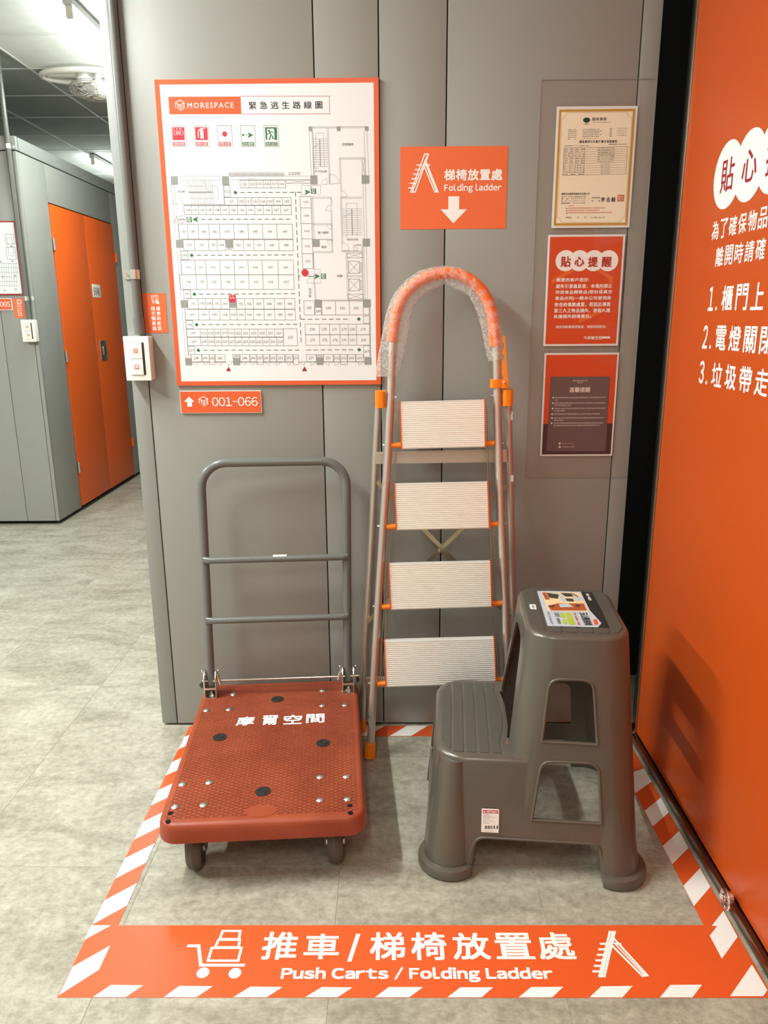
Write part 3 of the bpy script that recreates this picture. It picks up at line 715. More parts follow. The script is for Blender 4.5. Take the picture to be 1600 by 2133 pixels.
for n, x0, x1, e in ((138, 398.2, 419.5, 0), (140, 420.2, 435.2, 0), (141, 435.2, 446.8, 6), (142, 447.7, 468.2, 0), (143, 484.3, 498.7, -7), (144, 499.5, 519.7, 0), (146, 520.3, 534.2, 0), (147, 534.4, 547.5, 6), (149, 548, 561.2, 0), (151, 562, 575.8, 0), (153, 576.2, 592.5, 0), (155, 593.5, 609.7, 0), (156, 610.5, 621.3, 6), (157, 637.8, 658.5, 0), (158, 659.3, 673.5, -7), (159, 673.8, 693.7, 0), (161, 694.8, 707.7, 0), (162, 709, 723, 6), (164, 723.7, 740, 0), (166, 741, 756.7, 0)):
    y1 = 753.2 + e
    kL.frame(x0, 738.4, x1, y1, LW); num(n, (x0 + x1) / 2, 742.2 if n in (143, 158) else 745.8, min(5.3, (x1 - x0) / 2 - .6))
cells(626.3, 656, [632.7, 654.3], [185]); cells(640, 656, [655.8, 669.3], [184]); cells(626.7, 656, [669.7, 698.4, 727.4, 756.4], [183, 182, 181]); cells(640, 673.5, [756.7, 769.8], [180])
cells(675, 696.9, [635.5, 664.5, 686.2, 707.7, 725, 742.2, 770.5], list(range(174, 180))); cells(697.2, 719, [636.3, 665.3, 687.2, 708.2, 725.5, 742.7, 770.5], list(range(173, 167, -1)))
cells(719.7, 744.2, [757.2, 770.7], [167])
yy = [409, 433, 465.2, 497.5, 528.2, 559.3]
for i in range(5):
    x0, x1 = 624.7 + i * 1.15, 647.2 + i * 1.05; kL.frame(x0, yy[i], x1, yy[i + 1], LW); num(5 - i, (x0 + x1) / 2 + .8, (yy[i] + yy[i + 1]) / 2)
for p in ((355.3, 367, 370.7, 384.7), (462.2, 367, 477.2, 385), (365.8, 499.5, 381.2, 515.8), (469.3, 499, 484.7, 515.5), (376, 625.3, 391, 641), (477.3, 629.8, 492.3, 640.7), (385.5, 746, 400, 760.5), (485.2, 746, 500.2, 760.3), (655.5, 624, 669.7, 639.8), (756.7, 623.5, 772.2, 639), (659.3, 745, 673.5, 759.8), (759.3, 745, 773.7, 759.5), (646.5, 365.5, 661.2, 383.8), (753.3, 365.5, 769, 382.5), (650.7, 498, 665.7, 513.7), (755.3, 497.2, 770.7, 513.3), (642.8, 263.7, 650.5, 273), (701.4, 263.2, 709, 272.7), (760, 263.2, 767.5, 272.5)):
    kP.rect(*p)
# outer walls, double lines
def dbl(pts, d=2.6, w=.0006):
    kLL.line(pts, w)
    kLL.line([(x + (d if abs(pts[0][0] - pts[-1][0]) < 25 else 0), y + (d if abs(pts[0][0] - pts[-1][0]) >= 25 else 0)) for x, y in pts], w)
dbl([(370.7, 366.8), (462.2, 366.8)], 8); dbl([(477.5, 366.8), (646.5, 366.5)], 7.5); dbl([(357, 384.7), (367, 499.5)], 6); dbl([(368, 515.8), (377.5, 625.3)], 6); dbl([(378.5, 641), (387.5, 746)], 6)
dbl([(650.5, 264.2), (760, 263.4)], 2.5); dbl([(643.5, 273), (648.5, 365.5)], 6); dbl([(764, 272.5), (768, 365.5)], -6); dbl([(761, 382.5), (764, 497.2)], -5); dbl([(763, 513.3), (766, 623.5)], -5); dbl([(770.5, 639), (772.5, 745)], -2)
dbl([(650, 273), (653, 365.5)], 2); dbl([(681, 266), (685.5, 383)], 2.5); dbl([(707, 329), (760, 328.4)], 2.5); dbl([(706.5, 329), (709.5, 397)], 2.5); dbl([(669.7, 624.8), (757, 624)], 2); dbl([(708.8, 410.8), (753.5, 410.4)], 2.5); dbl([(708.8, 410.8), (711.5, 506)], 2.5)
dbl([(650, 410.5), (690, 410.5)], 2.5); dbl([(649, 409.5), (653, 498)], 2.5); dbl([(688.5, 411), (690, 426)], 2); dbl([(689.5, 439), (691.5, 526)], 2); dbl([(651, 465.5), (691, 465.5)], 2.5); dbl([(665.7, 498), (692, 498)], 1.2); dbl([(653, 524), (692.5, 524)], 2); dbl([(652, 526.5), (653, 560)], 1.2)
dbl([(654, 590), (656.5, 624)], 1.6); dbl([(720.5, 526), (724, 623)], 2.5); dbl([(755.5, 513), (757.5, 623)], -2); dbl([(722, 574), (756, 574)], 2.5); dbl([(711.5, 522.5), (755.5, 522.5)], 2)
dbl([(477.5, 752.7), (484.5, 752.7)], 1.2); dbl([(400, 753.8), (470, 753.8)], 1.2); dbl([(500, 753.8), (612, 753.8)], 1.2); dbl([(622, 753.4), (659, 753.4)], 1.2); dbl([(673.5, 753.2), (759, 753)], 1.2)
dbl([(382.8, 425.8), (466.5, 425.8)], 1.3, .0007); dbl([(464.8, 385), (466.8, 426)], 1.3); dbl([(400, 371.5), (408, 371.5)], 2); dbl([(515, 371.5), (529, 371.5)], 2)
# stairs
for i in range(15): kLL.vline(390.3 + i * 3.66, 375.3, 399, .0006)
for i in range(13): kLL.vline(396.6 + i * 3.9, 401.5, 425.5, .0006)
kP.rect(392, 399.3, 443, 401.3); kLL.line([(389, 387.5), (423, 387.5)], .0006); kLL.line([(437, 387.5), (453, 387.5), (454.5, 413.5), (397, 413.5)], .0006); kLL.line([(424, 375.5), (430, 388), (427, 388), (434.5, 399)], .0006)
for i in range(13): kLL.line([(651.4 + i * .15, 289.5 + i * 4.8), (681.5 + i * .15, 289.3 + i * 4.8)], .0006)
kP.poly([(665, 290), (666.4, 290), (668.2, 347), (666.8, 347)]); kLL.line([(659, 338), (657.6, 277), (673.6, 277), (675.5, 342)], .0006); kLL.line([(652.5, 308), (664.5, 299.5)], .0006)
for i in range(13): kLL.line([(711 + i * .12, 435 + i * 4.52), (754 + i * .05, 434.7 + i * 4.52)], .0006)
kP.poly([(731.8, 435), (733.2, 435), (734.6, 489.5), (733.2, 489.5)]); kLL.line([(722.5, 489), (721, 423.3), (743.7, 423), (744.7, 484.5)], .0006); kLL.line([(712, 453), (731, 444)], .0006)
# lifts and ducts with crosses
for x0, y0, x1, y1 in ((726, 544, 748.5, 569.2), (726.7, 581.3, 748.8, 605.5)):
    kL.frame(x0, y0, x1, y1, .0008); kL.line([(x0, y0), (x1, y1)], .0007); kL.line([(x1, y0), (x0, y1)], .0007); kL.frame(750.5, y0 + 3, 753.5, y1 - 2, .0007)
for x0, y0, x1, y1 in ((722.7, 527, 755.2, 537), (724.8, 612.2, 756.7, 623), (596, 374.5, 646, 382), (754, 331, 760, 365)):
    kLL.frame(x0, y0, x1, y1, .0006); kLL.line([(x0, y0), (x1, y1)], .0006); kLL.line([(x1, y0), (x0, y1)], .0006)
# door swings
for x, y, r, s, e in ((361, 425.5, 21, 5, 88), (686, 384, 21.5, 8, 88), (682, 384, 12.5, 95, 178), (710, 409.5, 12.5, 0, 88), (690, 438.7, 12, 92, 178), (691, 468, 10, 180, 268), (691.5, 500.5, 10, 180, 268), (711.5, 521.5, 16, 0, 85), (736, 521.5, 9, 0, 88), (667.5, 385.5, 19.5, 182, 270), (627.5, 385.5, 20, 270, 358), (654, 561, 13.5, 272, 360), (654, 589.3, 14.5, 0, 88), (654, 589.3, 14.5, 92, 180)):
    kLL.arc(x, y, r, s, e, .0006); kLL.line([(x, y), (x + r * math.cos(math.radians(e)), y - r * math.sin(math.radians(e)))], .0006); kLL.line([(x, y), (x + r * math.cos(math.radians(s)), y - r * math.sin(math.radians(s)))], .0006)
for x, s in ((400, 1), (436, -1), (449, 1), (485, -1), (500.5, 1), (535.5, -1), (550, 1), (586, -1), (610, -1), (623, 1), (658.8, -1), (674, 1), (709, -1), (758.5, -1)):
    kLL.line([(x, 754), (x + s * 10.5, 761.2), (x + s * 12.5, 754)], .0007)
for x in range(7): kL.frame(476.7 + x * 16.6, 359.8, 491 + x * 16.6, 366, .0008); kL.line([(477 + x * 16.6, 363), (491 + x * 16.6, 363)], .0012)
kL.circ; kL.arc(379, 457, 7.8, 0, 360, .0007, 24); kN.text('緩降機', 373, 455, 384.8, 459.3, res=1)
kL.line([(362, 462), (368.5, 449.5), (370, 464), (362, 462)], .0008)
for s, x0, y0, x1, y1 in (('安全梯', 371, 396.5, 385, 401.5), ('空調機房', 712.5, 297.5, 736.3, 303.5), ('戶外安全梯', 656.8, 354.5, 680.6, 359.6), ('電力機房', 661.8, 481.8, 684.5, 487), ('機房', 669.7, 511.5, 680.2, 517), ('特別安全梯', 722.3, 496.4, 745.5, 501.2), ('梯廳', 702, 572, 713.5, 577.2), ('台電管線', 738, 509, 753.5, 512), ('Dn', 384, 386.2, 388, 389), ('Up', 390, 412.2, 394.5, 415), ('Dn', 657.4, 349.3, 662.5, 352), ('Up', 673.3, 344, 678, 347), ('Dn', 720, 491, 724.5, 494), ('Up', 742, 486.3, 746.5, 489)):
    kN.text(s, x0, y0, x1, y1, res=1)
for i, c in enumerate('接待區'): kN.text(c, 643.2, 600.3 + i * 6.4, 648.2, 605.6 + i * 6.4, res=1)
kN.text('戶外空調機組', 601, 358.3, 626, 361, res=1); kN.text('配電管線', 601, 361.8, 625, 364.3, res=1)
# escape routes
def dash(x0, y0, x1, y1, n=None, ln=8.2, pitch=14.7):
    L = math.hypot(x1 - x0, y1 - y0); c = max(1, int((L + 6) / pitch))
    for i in range(c):
        p, q = i * pitch / L, min(1, (i * pitch + ln) / L)
        if p < 1: kDG.line([(x0 + (x1 - x0) * p, y0 + (y1 - y0) * p), (x0 + (x1 - x0) * q, y0 + (y1 - y0) * q)], .0014)
def mark(x, y, s=1): kG.circ(x, y, 3.2, 20); kG.poly([(x, y - 2.6), (x + 4.6 * s, y), (x, y + 2.6)])
for a in ((501, 400.6, 628.5, 400.4), (419.2, 457, 617.5, 456.4), (410, 531.8, 620.5, 530.8), (415, 612.6, 623, 611.5), (419.7, 676, 625.5, 675.4), (423.7, 729.5, 626, 729), (639, 729, 738, 728.5), (627, 665, 737, 664.6)): dash(*a)
for x, y, s in ((490, 400.8, 1), (399.2, 531.8, 1), (404.7, 612.7, 1), (409.3, 676.2, 1), (413, 729.6, 1), (748.3, 728.5, -1), (747.5, 664.6, -1)): mark(x, y, s)
dash(615, 399.5, 627.7, 728.7, ln=9.5, pitch=16)
kDG.line([(621.8, 571.5), (621.9, 579), (621.9, 575.5), (625.5, 575.5)], .0014); kDG.line([(642, 575.5), (654, 575.5)], .0013)
for x, y, s in ((412.7, 457, -1), (634.8, 400, 1), (654.7, 575.4, 1)):
    kG.poly([(x + 12.2 * s, y), (x, y - 5.8), (x + 2.8 * s, y), (x, y + 5.8)])
for x, y in ((388.7, 452.2), (648, 392.9), (668.7, 570.1)):
    kG.frame(x, y, x + 9.6, y + 10.2, .001); kG.rect(x + 7.6, y, x + 9.6, y + 10.2); kG.rect(x, y, x + 1.7, y + 10.2); kG.line([(x + 5, y + 2), (x + 5.2, y + 5), (x + 3.5, y + 9)], .0012); kG.line([(x + 5.2, y + 5), (x + 7, y + 8)], .001); kG.line([(x + 3, y + 4.5), (x + 7, y + 3)], .0008)
k2 = Ink(WALL, h + LT * 2); k2.circ(635.2, 568, 7.3, 32); k2.build('here_marker', M['ink_red'], t)
kR.rect(476.6, 614, 491.4, 629.8); kW.text('消火栓', 478.8, 619, 489, 622.5, res=1); kW.rect(478.5, 615.5, 480, 617.5); kW.rect(484, 615.5, 486, 617.3)
kDR.poly([(476, 763.8), (481.6, 773), (471, 773)]); kDR.poly([(634.5, 763.4), (639.8, 773), (628.8, 773)])
for kk, nm, mm in ((kO, 'orange_title_block', 'sign_orange'), (kW, 'white_lettering', 'ink_white'), (kB, 'black_lettering', 'ink_black'), (kR, 'red_print', 'ink_red'), (kDR, 'entrance_triangles', 'ink_dred'), (kG, 'green_print', 'ink_green'), (kDG, 'escape_route', 'ink_dgreen'), (kP, 'pillars_print', 'ink_pillar'), (kN, 'room_numbers', 'ink_num'), (kL, 'plan_lines', 'ink_grey'), (kLL, 'thin_plan_lines', 'ink_lgrey')):
    kk.build(nm, M[mm], t)

# ---- 001-066 direction plate
t, r = board(WALL, [(374.5, 814.5), (543, 813.5), (545.5, 860), (377.5, 860.5)], .006, 'direction_sign', 'small orange room number plate reading 001-066 under the evacuation map', 'sign', M['ink_white'])
k = Ink(WALL, .0063); k.raw([(r[0] + .001, r[1] + .001), (r[2] - .001, r[1] + .001), (r[2] - .001, r[3] - .0015), (r[0] + .001, r[3] - .0015)], [(0, 1, 2, 3)]); k.build('orange_face', M['sign_orange'], t)
k = Ink(WALL, .0067); k.poly([(393.5, 826), (405, 837), (400, 837), (400.3, 847), (390.5, 847), (390, 837), (383.5, 837)])
a, b = k.q(424, 836); logo(k, a, b, .0135, .0019); k.text('001-066', 441.5, 827, 537, 846, off=-.008); k.build('white_lettering', M['ink_white'], t)

# ---- folding ladder sticker
t, r = board(WALL, [(834, 305.5), (1059, 304), (1053, 477), (834, 477)], .0008, 'ladder_sign', 'orange wall sticker with a folding ladder symbol and a down arrow above the ladder', 'sign', M['sticker_orange'])
k = Ink(WALL, .0012)
def ladder_icon(k, T, w):
    """icon strokes through transform T of unit coordinates (x right, y down)"""
    L = lambda *p: k.line([T(*q) for q in p], w)
    L((.53, 0), (.66, 0), (.21, 1), (.06, 1), (.53, 0)); L((.60, .06), (.13, .97)); L((.575, .2), (.98, 1), (.87, 1), (.52, .33)); L((.56, .26), (.92, .97))
    for i in range(6): yy = .29 + i * .12; xe = .53 - (yy - 0) * .47 + .02; L((xe - .14, yy), (xe, yy))
    L((.64, .29), (.70, .29))
ladder_icon(k, lambda x, y: (852 + 62 * x, 321 + 79 * y), .0032)
k.text('梯椅放置處', 925.5, 352, 1046.5, 376, off=.028, sp=1.1); k.text('Folding ladder', 925.5, 383, 1045, 401.5, off=.022)
k.poly([(934, 409), (957, 409), (956.5, 436), (972.5, 436), (944.5, 465.3), (918, 436), (934, 436)]); k.build('white_print', M['ink_white'], t)

# ---- switch reminder sticker (near)
t, r = board(WALL, [(297.5, 611.5), (344.5, 610), (350, 693), (303, 694)], .0008, 'reminder_sticker', 'small orange sticker about turning off lights, just right of the big switch', 'sticker', M['sticker_orange'])
k = Ink(WALL, .0012); k.line([(315.5, 616.5), (328, 614.5), (329.5, 629), (318, 631), (315.5, 616.5)], .0016); k.frame(319, 618.5, 325, 627, .0012); k.poly([(324, 623), (332.5, 631), (330, 634), (325, 632)])
for i, (a, b) in enumerate(zip('請節約能源', '隨手關燈扇')):
    x = i * .7; k.text(a, 325.6 + x, 638.5 + i * 10.3, 333.6 + x, 647 + i * 10.3, off=.015, res=1); k.text(b, 314.8 + x, 638.5 + i * 10.3, 322.8 + x, 647 + i * 10.3, off=.015, res=1)
k.build('white_print', M['ink_white'], t)

# ---- signs on the far block
t, r = board(BFRONT, [(-28, 459), (36, 461.5), (44, 615.5), (-18, 614)], .01, 'evacuation_map', 'distant white floor plan sign with a thin red edge at the left picture border', 'sign', M['ink_dred'])
k = Ink(BFRONT, .0104); k.raw([(r[0] + .008, r[1] + .008), (r[2] - .008, r[1] + .008), (r[2] - .008, r[3] - .008), (r[0] + .008, r[3] - .008)], [(0, 1, 2, 3)]); k.build('white_sheet', M['paper'], t)
k = Ink(BFRONT, .011); kp = Ink(BFRONT, .0112)
for i in range(6): k.line([(-8, 548 + i * 9.5), (37, 548.5 + i * 9.5)], .0015)
for i in range(8): k.line([(-2 + i * 5, 548), (0 + i * 5, 596)], .0012)
k.frame(10, 488, 28, 508, .002); k.frame(12, 515, 31, 540, .002); k.frame(14, 495, 24, 533, .0015)
for x, y in ((23, 513), (2, 545), (26, 544), (6, 576), (31, 574), (10, 605), (33, 603), (-3, 516)): kp.rect(x - 1.6, y - 1.6, x + 1.6, y + 1.6)
k.build('plan_lines', M['ink_lgrey'], t); kp.build('pillars_print', M['ink_pillar'], t)
t, r = board(BFRONT, [(-34, 622), (23.5, 621), (26, 646.5), (-30, 646)], .008, 'direction_sign', 'small orange room number plate ending in 065 on the distant block', 'sign', M['ink_white'])
k = Ink(BFRONT, .0083); k.raw([(r[0] + .003, r[1] + .003), (r[2] - .003, r[1] + .003), (r[2] - .003, r[3] - .003), (r[0] + .003, r[3] - .003)], [(0, 1, 2, 3)]); k.build('orange_face', M['sign_orange'], t)
k = Ink(BFRONT, .0088); k.text('065', -.2, 628.5, 20.5, 639); k.build('white_lettering', M['ink_white'], t)
t, r = board(BFRONT, [(27.5, 622), (49, 621), (52.5, 662), (30, 662.5)], .001, 'reminder_sticker', 'tiny orange sticker beside the distant switch', 'sticker', M['sticker_orange'])
k = Ink(BFRONT, .0014); k.frame(36, 625, 42.5, 633, .004)
for i, (a, b) in enumerate(zip('請節約能源', '隨手關燈扇')): k.text(a, 40.5 + i * .5, 635.5 + i * 4.9, 44.5 + i * .5, 639.3 + i * 4.9, res=1); k.text(b, 35.5 + i * .5, 635.5 + i * 4.9, 39.3 + i * .5, 639.3 + i * 4.9, res=1)
k.build('white_print', M['ink_white'], t)

# ---- acrylic board with three sheets
t, r = board(WALL, [(1130, 163.5), (1371, 166), (1304, 995), (1091, 994)], .0015, 'acrylic_board', 'tall clear acrylic sheet fixed at the right end of the wall behind the three notices', 'board', M['acrylic'], h0=.001, r=.006)
e = .0008
obj('polished_edge', MB().sweep([WALL.pt(a, b, .0018) for a, b in rrect(r[0], r[2], r[1], r[3], .006, 4)], .0007, seg=6, nrm=WALL.n[:], closed=True), M['ink_lgrey'], t)
HB = .003
def sleeve(corn, pad, lab):
    q = [WALL.px(x, y, HB + .002) for x, y in corn]
    a0 = (q[0][0] + q[3][0]) / 2; a1 = (q[1][0] + q[2][0]) / 2; b1 = (q[0][1] + q[1][1]) / 2; b0 = (q[2][1] + q[3][1]) / 2
    return a0, b0, a1, b1
# certificate
t, r = board(WALL, [(1160, 222), (1328, 220.5), (1312, 473), (1149, 476)], .0012, 'certificate', 'cream insurance certificate with a gold border, topmost notice on the clear board', 'certificate', M['paper'], h0=HB)
h = HB + .0016; k = Ink(WALL, h); i1 = (r[0] + .006, r[1] + .006, r[2] - .006, r[3] - .007)
k.raw([(i1[0], i1[1]), (i1[2], i1[1]), (i1[2], i1[3]), (i1[0], i1[3])], [(0, 1, 2, 3)]); k.build('gold_border', M['gold'], t)
k = Ink(WALL, h + LT); n = .008; c = .012
A0, B0, A1, B1 = i1[0] + n, i1[1] + n, i1[2] - n, i1[3] - n
pts = []
for cx, cy, a in ((A1, B1, 180), (A0, B1, 270), (A0, B0, 0), (A1, B0, 90)):
    pts += [(cx + c * math.cos(math.radians(a + 90 - 90 * j / 6)), cy + c * math.sin(math.radians(a + 90 - 90 * j / 6))) for j in range(7)]
k.raw([(A0 - .002, B0 - .002), (A1 + .002, B0 - .002), (A1 + .002, B1 + .002), (A0 - .002, B1 + .002)], [(0, 1, 2, 3)])
k.build('cream_sheet', M['cream_paper'], t)
k = Ink(WALL, h + 2 * LT)
k.mline([(A0, B0 + c), (A0, B1 - c)], .0007); k.mline([(A1, B0 + c), (A1, B1 - c)], .0007); k.mline([(A0 + c, B0), (A1 - c, B0)], .0007); k.mline([(A0 + c, B1), (A1 - c, B1)], .0007)
for cx, cy, a in ((A1, B1, 180), (A0, B1, 270), (A0, B0, 0), (A1, B0, 90)):
    k.mline([(cx + c * math.cos(math.radians(a + 90 * j / 6)), cy + c * math.sin(math.radians(a + 90 * j / 6))) for j in range(7)], .0007)
k.build('gold_line', M['gold'], t)
k = Ink(WALL, h + 2 * LT); kg = Ink(WALL, h + 2 * LT); kr = Ink(WALL, h + 2 * LT)
X = lambda v: 1100 + v / 5.714
Y = lambda v: 150 + v / 5.714
a, b = kg.q(X(698), Y(572)); kg.mcirc(a, b, .0092, 20, .0062); kg.mline([(a, b), (a, b - .0095)], .0016); kg.mline([(a - .006, b - .0098), (a + .006, b - .0098)], .0009); kg.build('tree_mark', M['ink_dgreen'], t)
k.text('國泰產險', X(765), Y(540), X(938), Y(578), off=.005, sp=1.05); k.text('Cathay Century Insurance', X(765), Y(591), X(986), Y(606), off=.01, res=1)
c1 = ['總公司', '台北營業本部', '新竹分公司', '台中分公司', '高雄分公司', '網　　址']
for i, s in enumerate(c1): k.text(s, X(478 - i * .8), Y(684 + i * 21.6), X(578 - i), Y(696 + i * 21.6), res=1)
for i, s in enumerate(['台北市仁愛路四段296號', '台北市南港區園區街3號', '桃園市中山路845號8樓', '台中市台灣大道二段', '高雄市中正三路148號8樓']): k.text(s, X(652 - i), Y(676 + i * 21.4), X(848 + (i % 2) * 30 - i), Y(688 + i * 21.4), res=1)
k.text('www.cathay-ins.com.tw', X(648), Y(786), X(838), Y(797), res=1)
for i, s in enumerate(['(02)27551299', '(02)26570008', '(03)2754100', '(04)22551010', '(07)2384568']): k.text('電話', X(975 - i), Y(667 + i * 22), X(1003 - i), Y(680 + i * 22), res=1); k.text(s, X(1056 - i), Y(663 + i * 22), X(1182 - i * 2), Y(674 + i * 22), res=1)
k.text('國泰產物公共意外責任保險證明', X(612), Y(810), X(1060), Y(845), off=.012, sp=1.1)
k.text('保單號碼 : 1501字第000號', X(432), Y(872), X(722), Y(884), res=1); k.text('免費申訴電話 : 0800-212-880', X(960), Y(852), X(1172), Y(868), res=1)
for i in range(13):
    y = 905 + i * 27.2; f = i / 12
    k.line([(X(426 - 10 * f), Y(y)), (X(1186 - 20 * f), Y(y - 18))], .0004 if i not in (0, 12) else .0006)
for v, w in ((426, 414), (676, 664), (1186, 1166)): k.line([(X(v), Y(905 - (v - 426) / 760 * 18)), (X(w), Y(1231 - (v - 426) / 760 * 18))], .0006)
rows = [('保單號碼', '1501 字第 18PL01008 號'), ('被保險人', '潛立空間有限公司'), ('被保險人地址', '台南市東區裕農路188號二樓'), ('營業處所地址', '本保險標的物 台南市裕農路'), ('保險期間', '民國 113 年 09 月 01 日 零時起'), ('保險期限', '民國 114 年 09 月 01 日 零時止'), ('承保範圍', '保 險 金 額 ( 新台幣 )'), ('每一個人身體傷亡', '$10,000,000元'), ('每一意外事故傷亡', '$20,000,000元'), ('每一意外事故財損', '$10,000,000元'), ('保險期間最高賠償', '$44,000,000元'), ('自負額', '$2,500元')]
for i, (a, b) in enumerate(rows):
    y = 912 + i * 27.2; k.text(a, X(430 - i * .8), Y(y), X(672 - i * .8), Y(y + 11), res=1, sp=1.6); wd = 100 if i not in (7, 8, 9, 10, 11) else 55
    k.text(b, X(930 - wd - i), Y(y - 13), X(930 + wd - i), Y(y + 1), res=1)
k.text('國泰世紀產物保險股份有限公司', X(398), Y(1436), X(732), Y(1464), off=.012)
for i, s in enumerate(['總公司：台北市仁愛路四段296號', '電　話：(02)2755-1299', '網　址：www.cathay-ins.com.tw', '服務專線：0800-212-880']): k.text(s, X(396 - i), Y(1478 + i * 25), X(688 - i), Y(1492 + i * 25), off=.008, res=1)
k.text('商業保險部', X(756), Y(1486), X(858), Y(1506), res=1); k.text('協　　理', X(754), Y(1524), X(858), Y(1542), res=1); k.text('李 志 毅', X(868), Y(1488), X(1042), Y(1546), off=.02)
for i in range(3): k.rect(X(453), Y(1619 + i * 28), X(466), Y(1630 + i * 28))
for s, x in (('中華民國', 444), ('年', 586), ('月', 668), ('日 印製', 752), ('第二次', 842)): k.text(s, X(x), Y(1722), X(x + (72 if len(s) > 2 else 20)), Y(1741), res=1)
k.build('black_lettering', M['ink_black'], t)
kr.text('注意事項', X(478), Y(1586), X(545), Y(1599), res=1)
for i, s in enumerate(['本保險證明書所載內容以保險單條款約定之事項為準不另通知', '本保險證明書僅供證明投保之用如有變更以保單為準', '本保險證明書所載承保範圍及保險金額依保險單條款及批單約定內容辦理之']): kr.text(s, X(474 - i), Y(1610 + i * 27), X((912, 850, 1008)[i]), Y(1628 + i * 27), res=1)
kr.rect(X(1066), Y(1462), X(1140), Y(1540)); kr.build('red_print', mat('pale_red_ink', (206, 92, 66), .5), t)
k = Ink(WALL, h + 3 * LT); k.text('國泰之印', X(1072), Y(1470), X(1134), Y(1532), res=1); k.build('seal_characters', M['cream_paper'], t)
# orange notice
t, r = board(WALL, [(1144.5, 488), (1306.5, 489), (1283.5, 721.5), (1129.5, 719.5)], .0012, 'notice_sheet', 'orange notice about stored food with four white rounds, middle of the clear board', 'poster', M['paper'], h0=HB)
n = .0055; k = Ink(WALL, h); k.raw([(r[0] + n, r[1] + n), (r[2] - n, r[1] + n), (r[2] - n, r[3] - n), (r[0] + n, r[3] - n)], [(0, 1, 2, 3)]); k.build('orange_face', M['poster_orange'], t)
Y = lambda v: 470 + v / 5.714
k = Ink(WALL, h + LT); k.line([(X(530), Y(525)), (X(300), Y(660))], .010); k.line([(X(850), Y(530)), (X(985), Y(620)), (X(985), Y(690)), (X(860), Y(750))], .010); k.line([(X(880), Y(1010)), (X(620), Y(1135))], .010); k.build('pale_cube_outline', mat('poster_pale_line', (228, 106, 40), .4), t)
k = Ink(WALL, h + 2 * LT)
for x in (448, 612, 785, 955): k.circ(X(x), Y(418), 21)
kk = Ink(WALL, h + 3 * LT)
for c, x0, x1, y0, y1 in (('貼', 390, 510, 365, 492), ('心', 553, 670, 370, 485), ('提', 715, 832, 370, 492), ('醒', 878, 997, 372, 492)): kk.text(c, X(x0), Y(y0), X(x1), Y(y1), off=.03)
kk.build('red_lettering', M['poster_red_text'], t)
lines = ['親愛的客戶您好:', '避免引發蟲鼠害，本場所禁止', '存放食品類物品(密封或真空', '食品亦同)一經本公司發現將', '依合約條款處置。若因此導致', '第三人之物品損失，承租人應', '負擔損失賠償責任。']
ex = [730, 1002, 1000, 990, 985, 978, 755]; sx = [338, 332, 327, 322, 316, 311, 306]
for i, s in enumerate(lines): k.text(s, X(sx[i]), Y(622 + i * 72.5), X(ex[i]), Y(668 + i * 72.5 + (6 if 0 < i < 6 else 0)), off=.02, res=1, sp=1.08)
k.text('請共同維護環境整潔，謝謝您的配合!', X(332), Y(1186), X(930), Y(1222), off=.01, res=1); k.text('摩爾空間', X(706), Y(1315), X(880), Y(1355), off=.01, res=1); k.rect(X(885), Y(1320), X(975), Y(1342))
a, b = k.q(X(682), Y(1333)); logo(k, a, b, .0038, .0008); k.build('white_print', M['ink_white'], t)
# grey and orange notice
t, r = board(WALL, [(1136.5, 735), (1290.5, 735), (1274.5, 950), (1123, 949.5)], .0012, 'notice_sheet', 'orange and dark grey notice with small white text, lowest on the clear board', 'poster', M['paper'], h0=HB)
n = .005; R = (r[0] + n, r[1] + n, r[2] - n, r[3] - n); k = Ink(WALL, h); k.raw([(R[0], R[1]), (R[2], R[1]), (R[2], R[3]), (R[0], R[3])], [(0, 1, 2, 3)]); k.build('orange_face', M['poster_orange'], t)
X = lambda v: 1080 + v / 6.154
Y = lambda v: 720 + v / 6.154
ys = k.q(1190, Y(1000))[1]; k = Ink(WALL, h + LT); k.raw([(R[0], R[1]), (R[2], R[1]), (R[2], ys), (R[0], ys)], [(0, 1, 2, 3)]); k.build('dark_band', M['poster_dark'], t)
k = Ink(WALL, h + 2 * LT); k.poly([(X(412), Y(397)), (X(1178), Y(395)), (X(1115), Y(1355)), (X(360), Y(1352))]); k.build('grey_panel', M['poster_grey'], t)
k = Ink(WALL, h + 3 * LT); k.text('MORESPACE', X(700), Y(438), X(885), Y(462), off=.005, res=1, sp=1.2); k.text('摩爾空間', X(758), Y(468), X(824), Y(482), res=1); k.text('溫馨提醒', X(652), Y(532), X(922), Y(598), off=.02)
body = [(665, '櫃門關閉前請先確認物品是否放置妥當並確認櫃門已上鎖以維護您物品的安全', 1120), (697, '謝謝', 505), (735, '離開時請隨手關閉電燈與風扇並節約能源共同維護良好的倉儲使用環境', 1115), (764, '請勿任意堆放物品於走道', 672), (804, '請將個人垃圾自行帶走勿任意丟棄於走道與公共區域以維持環境清潔整齊', 1115), (835, '公共區域使用完畢請歸位', 600), (876, '推車梯椅使用完畢請歸還原位以方便其他客戶使用謝謝', 1045), (926, '倉儲內禁止存放易燃易爆危險物品以及活體動植物違禁品等若有違反', 1095), (957, '將依合約辦理', 572), (992, '如有任何問題歡迎來電或透過官方帳號與我們聯繫服務時間內將有專人', 1090), (1022, '為您服務感謝您的配合與支持摩爾空間祝您使用愉快平安', 1040)]
for y, s, xe in body:
    x0 = 472 - (y - 665) * .07; k.text(s, X(x0), Y(y - 9), X(xe), Y(y + 9), res=1)
    if y in (665, 735, 804, 876, 926, 992): k.circ(X(x0 - 24), Y(y + 2), 1.9, 12)
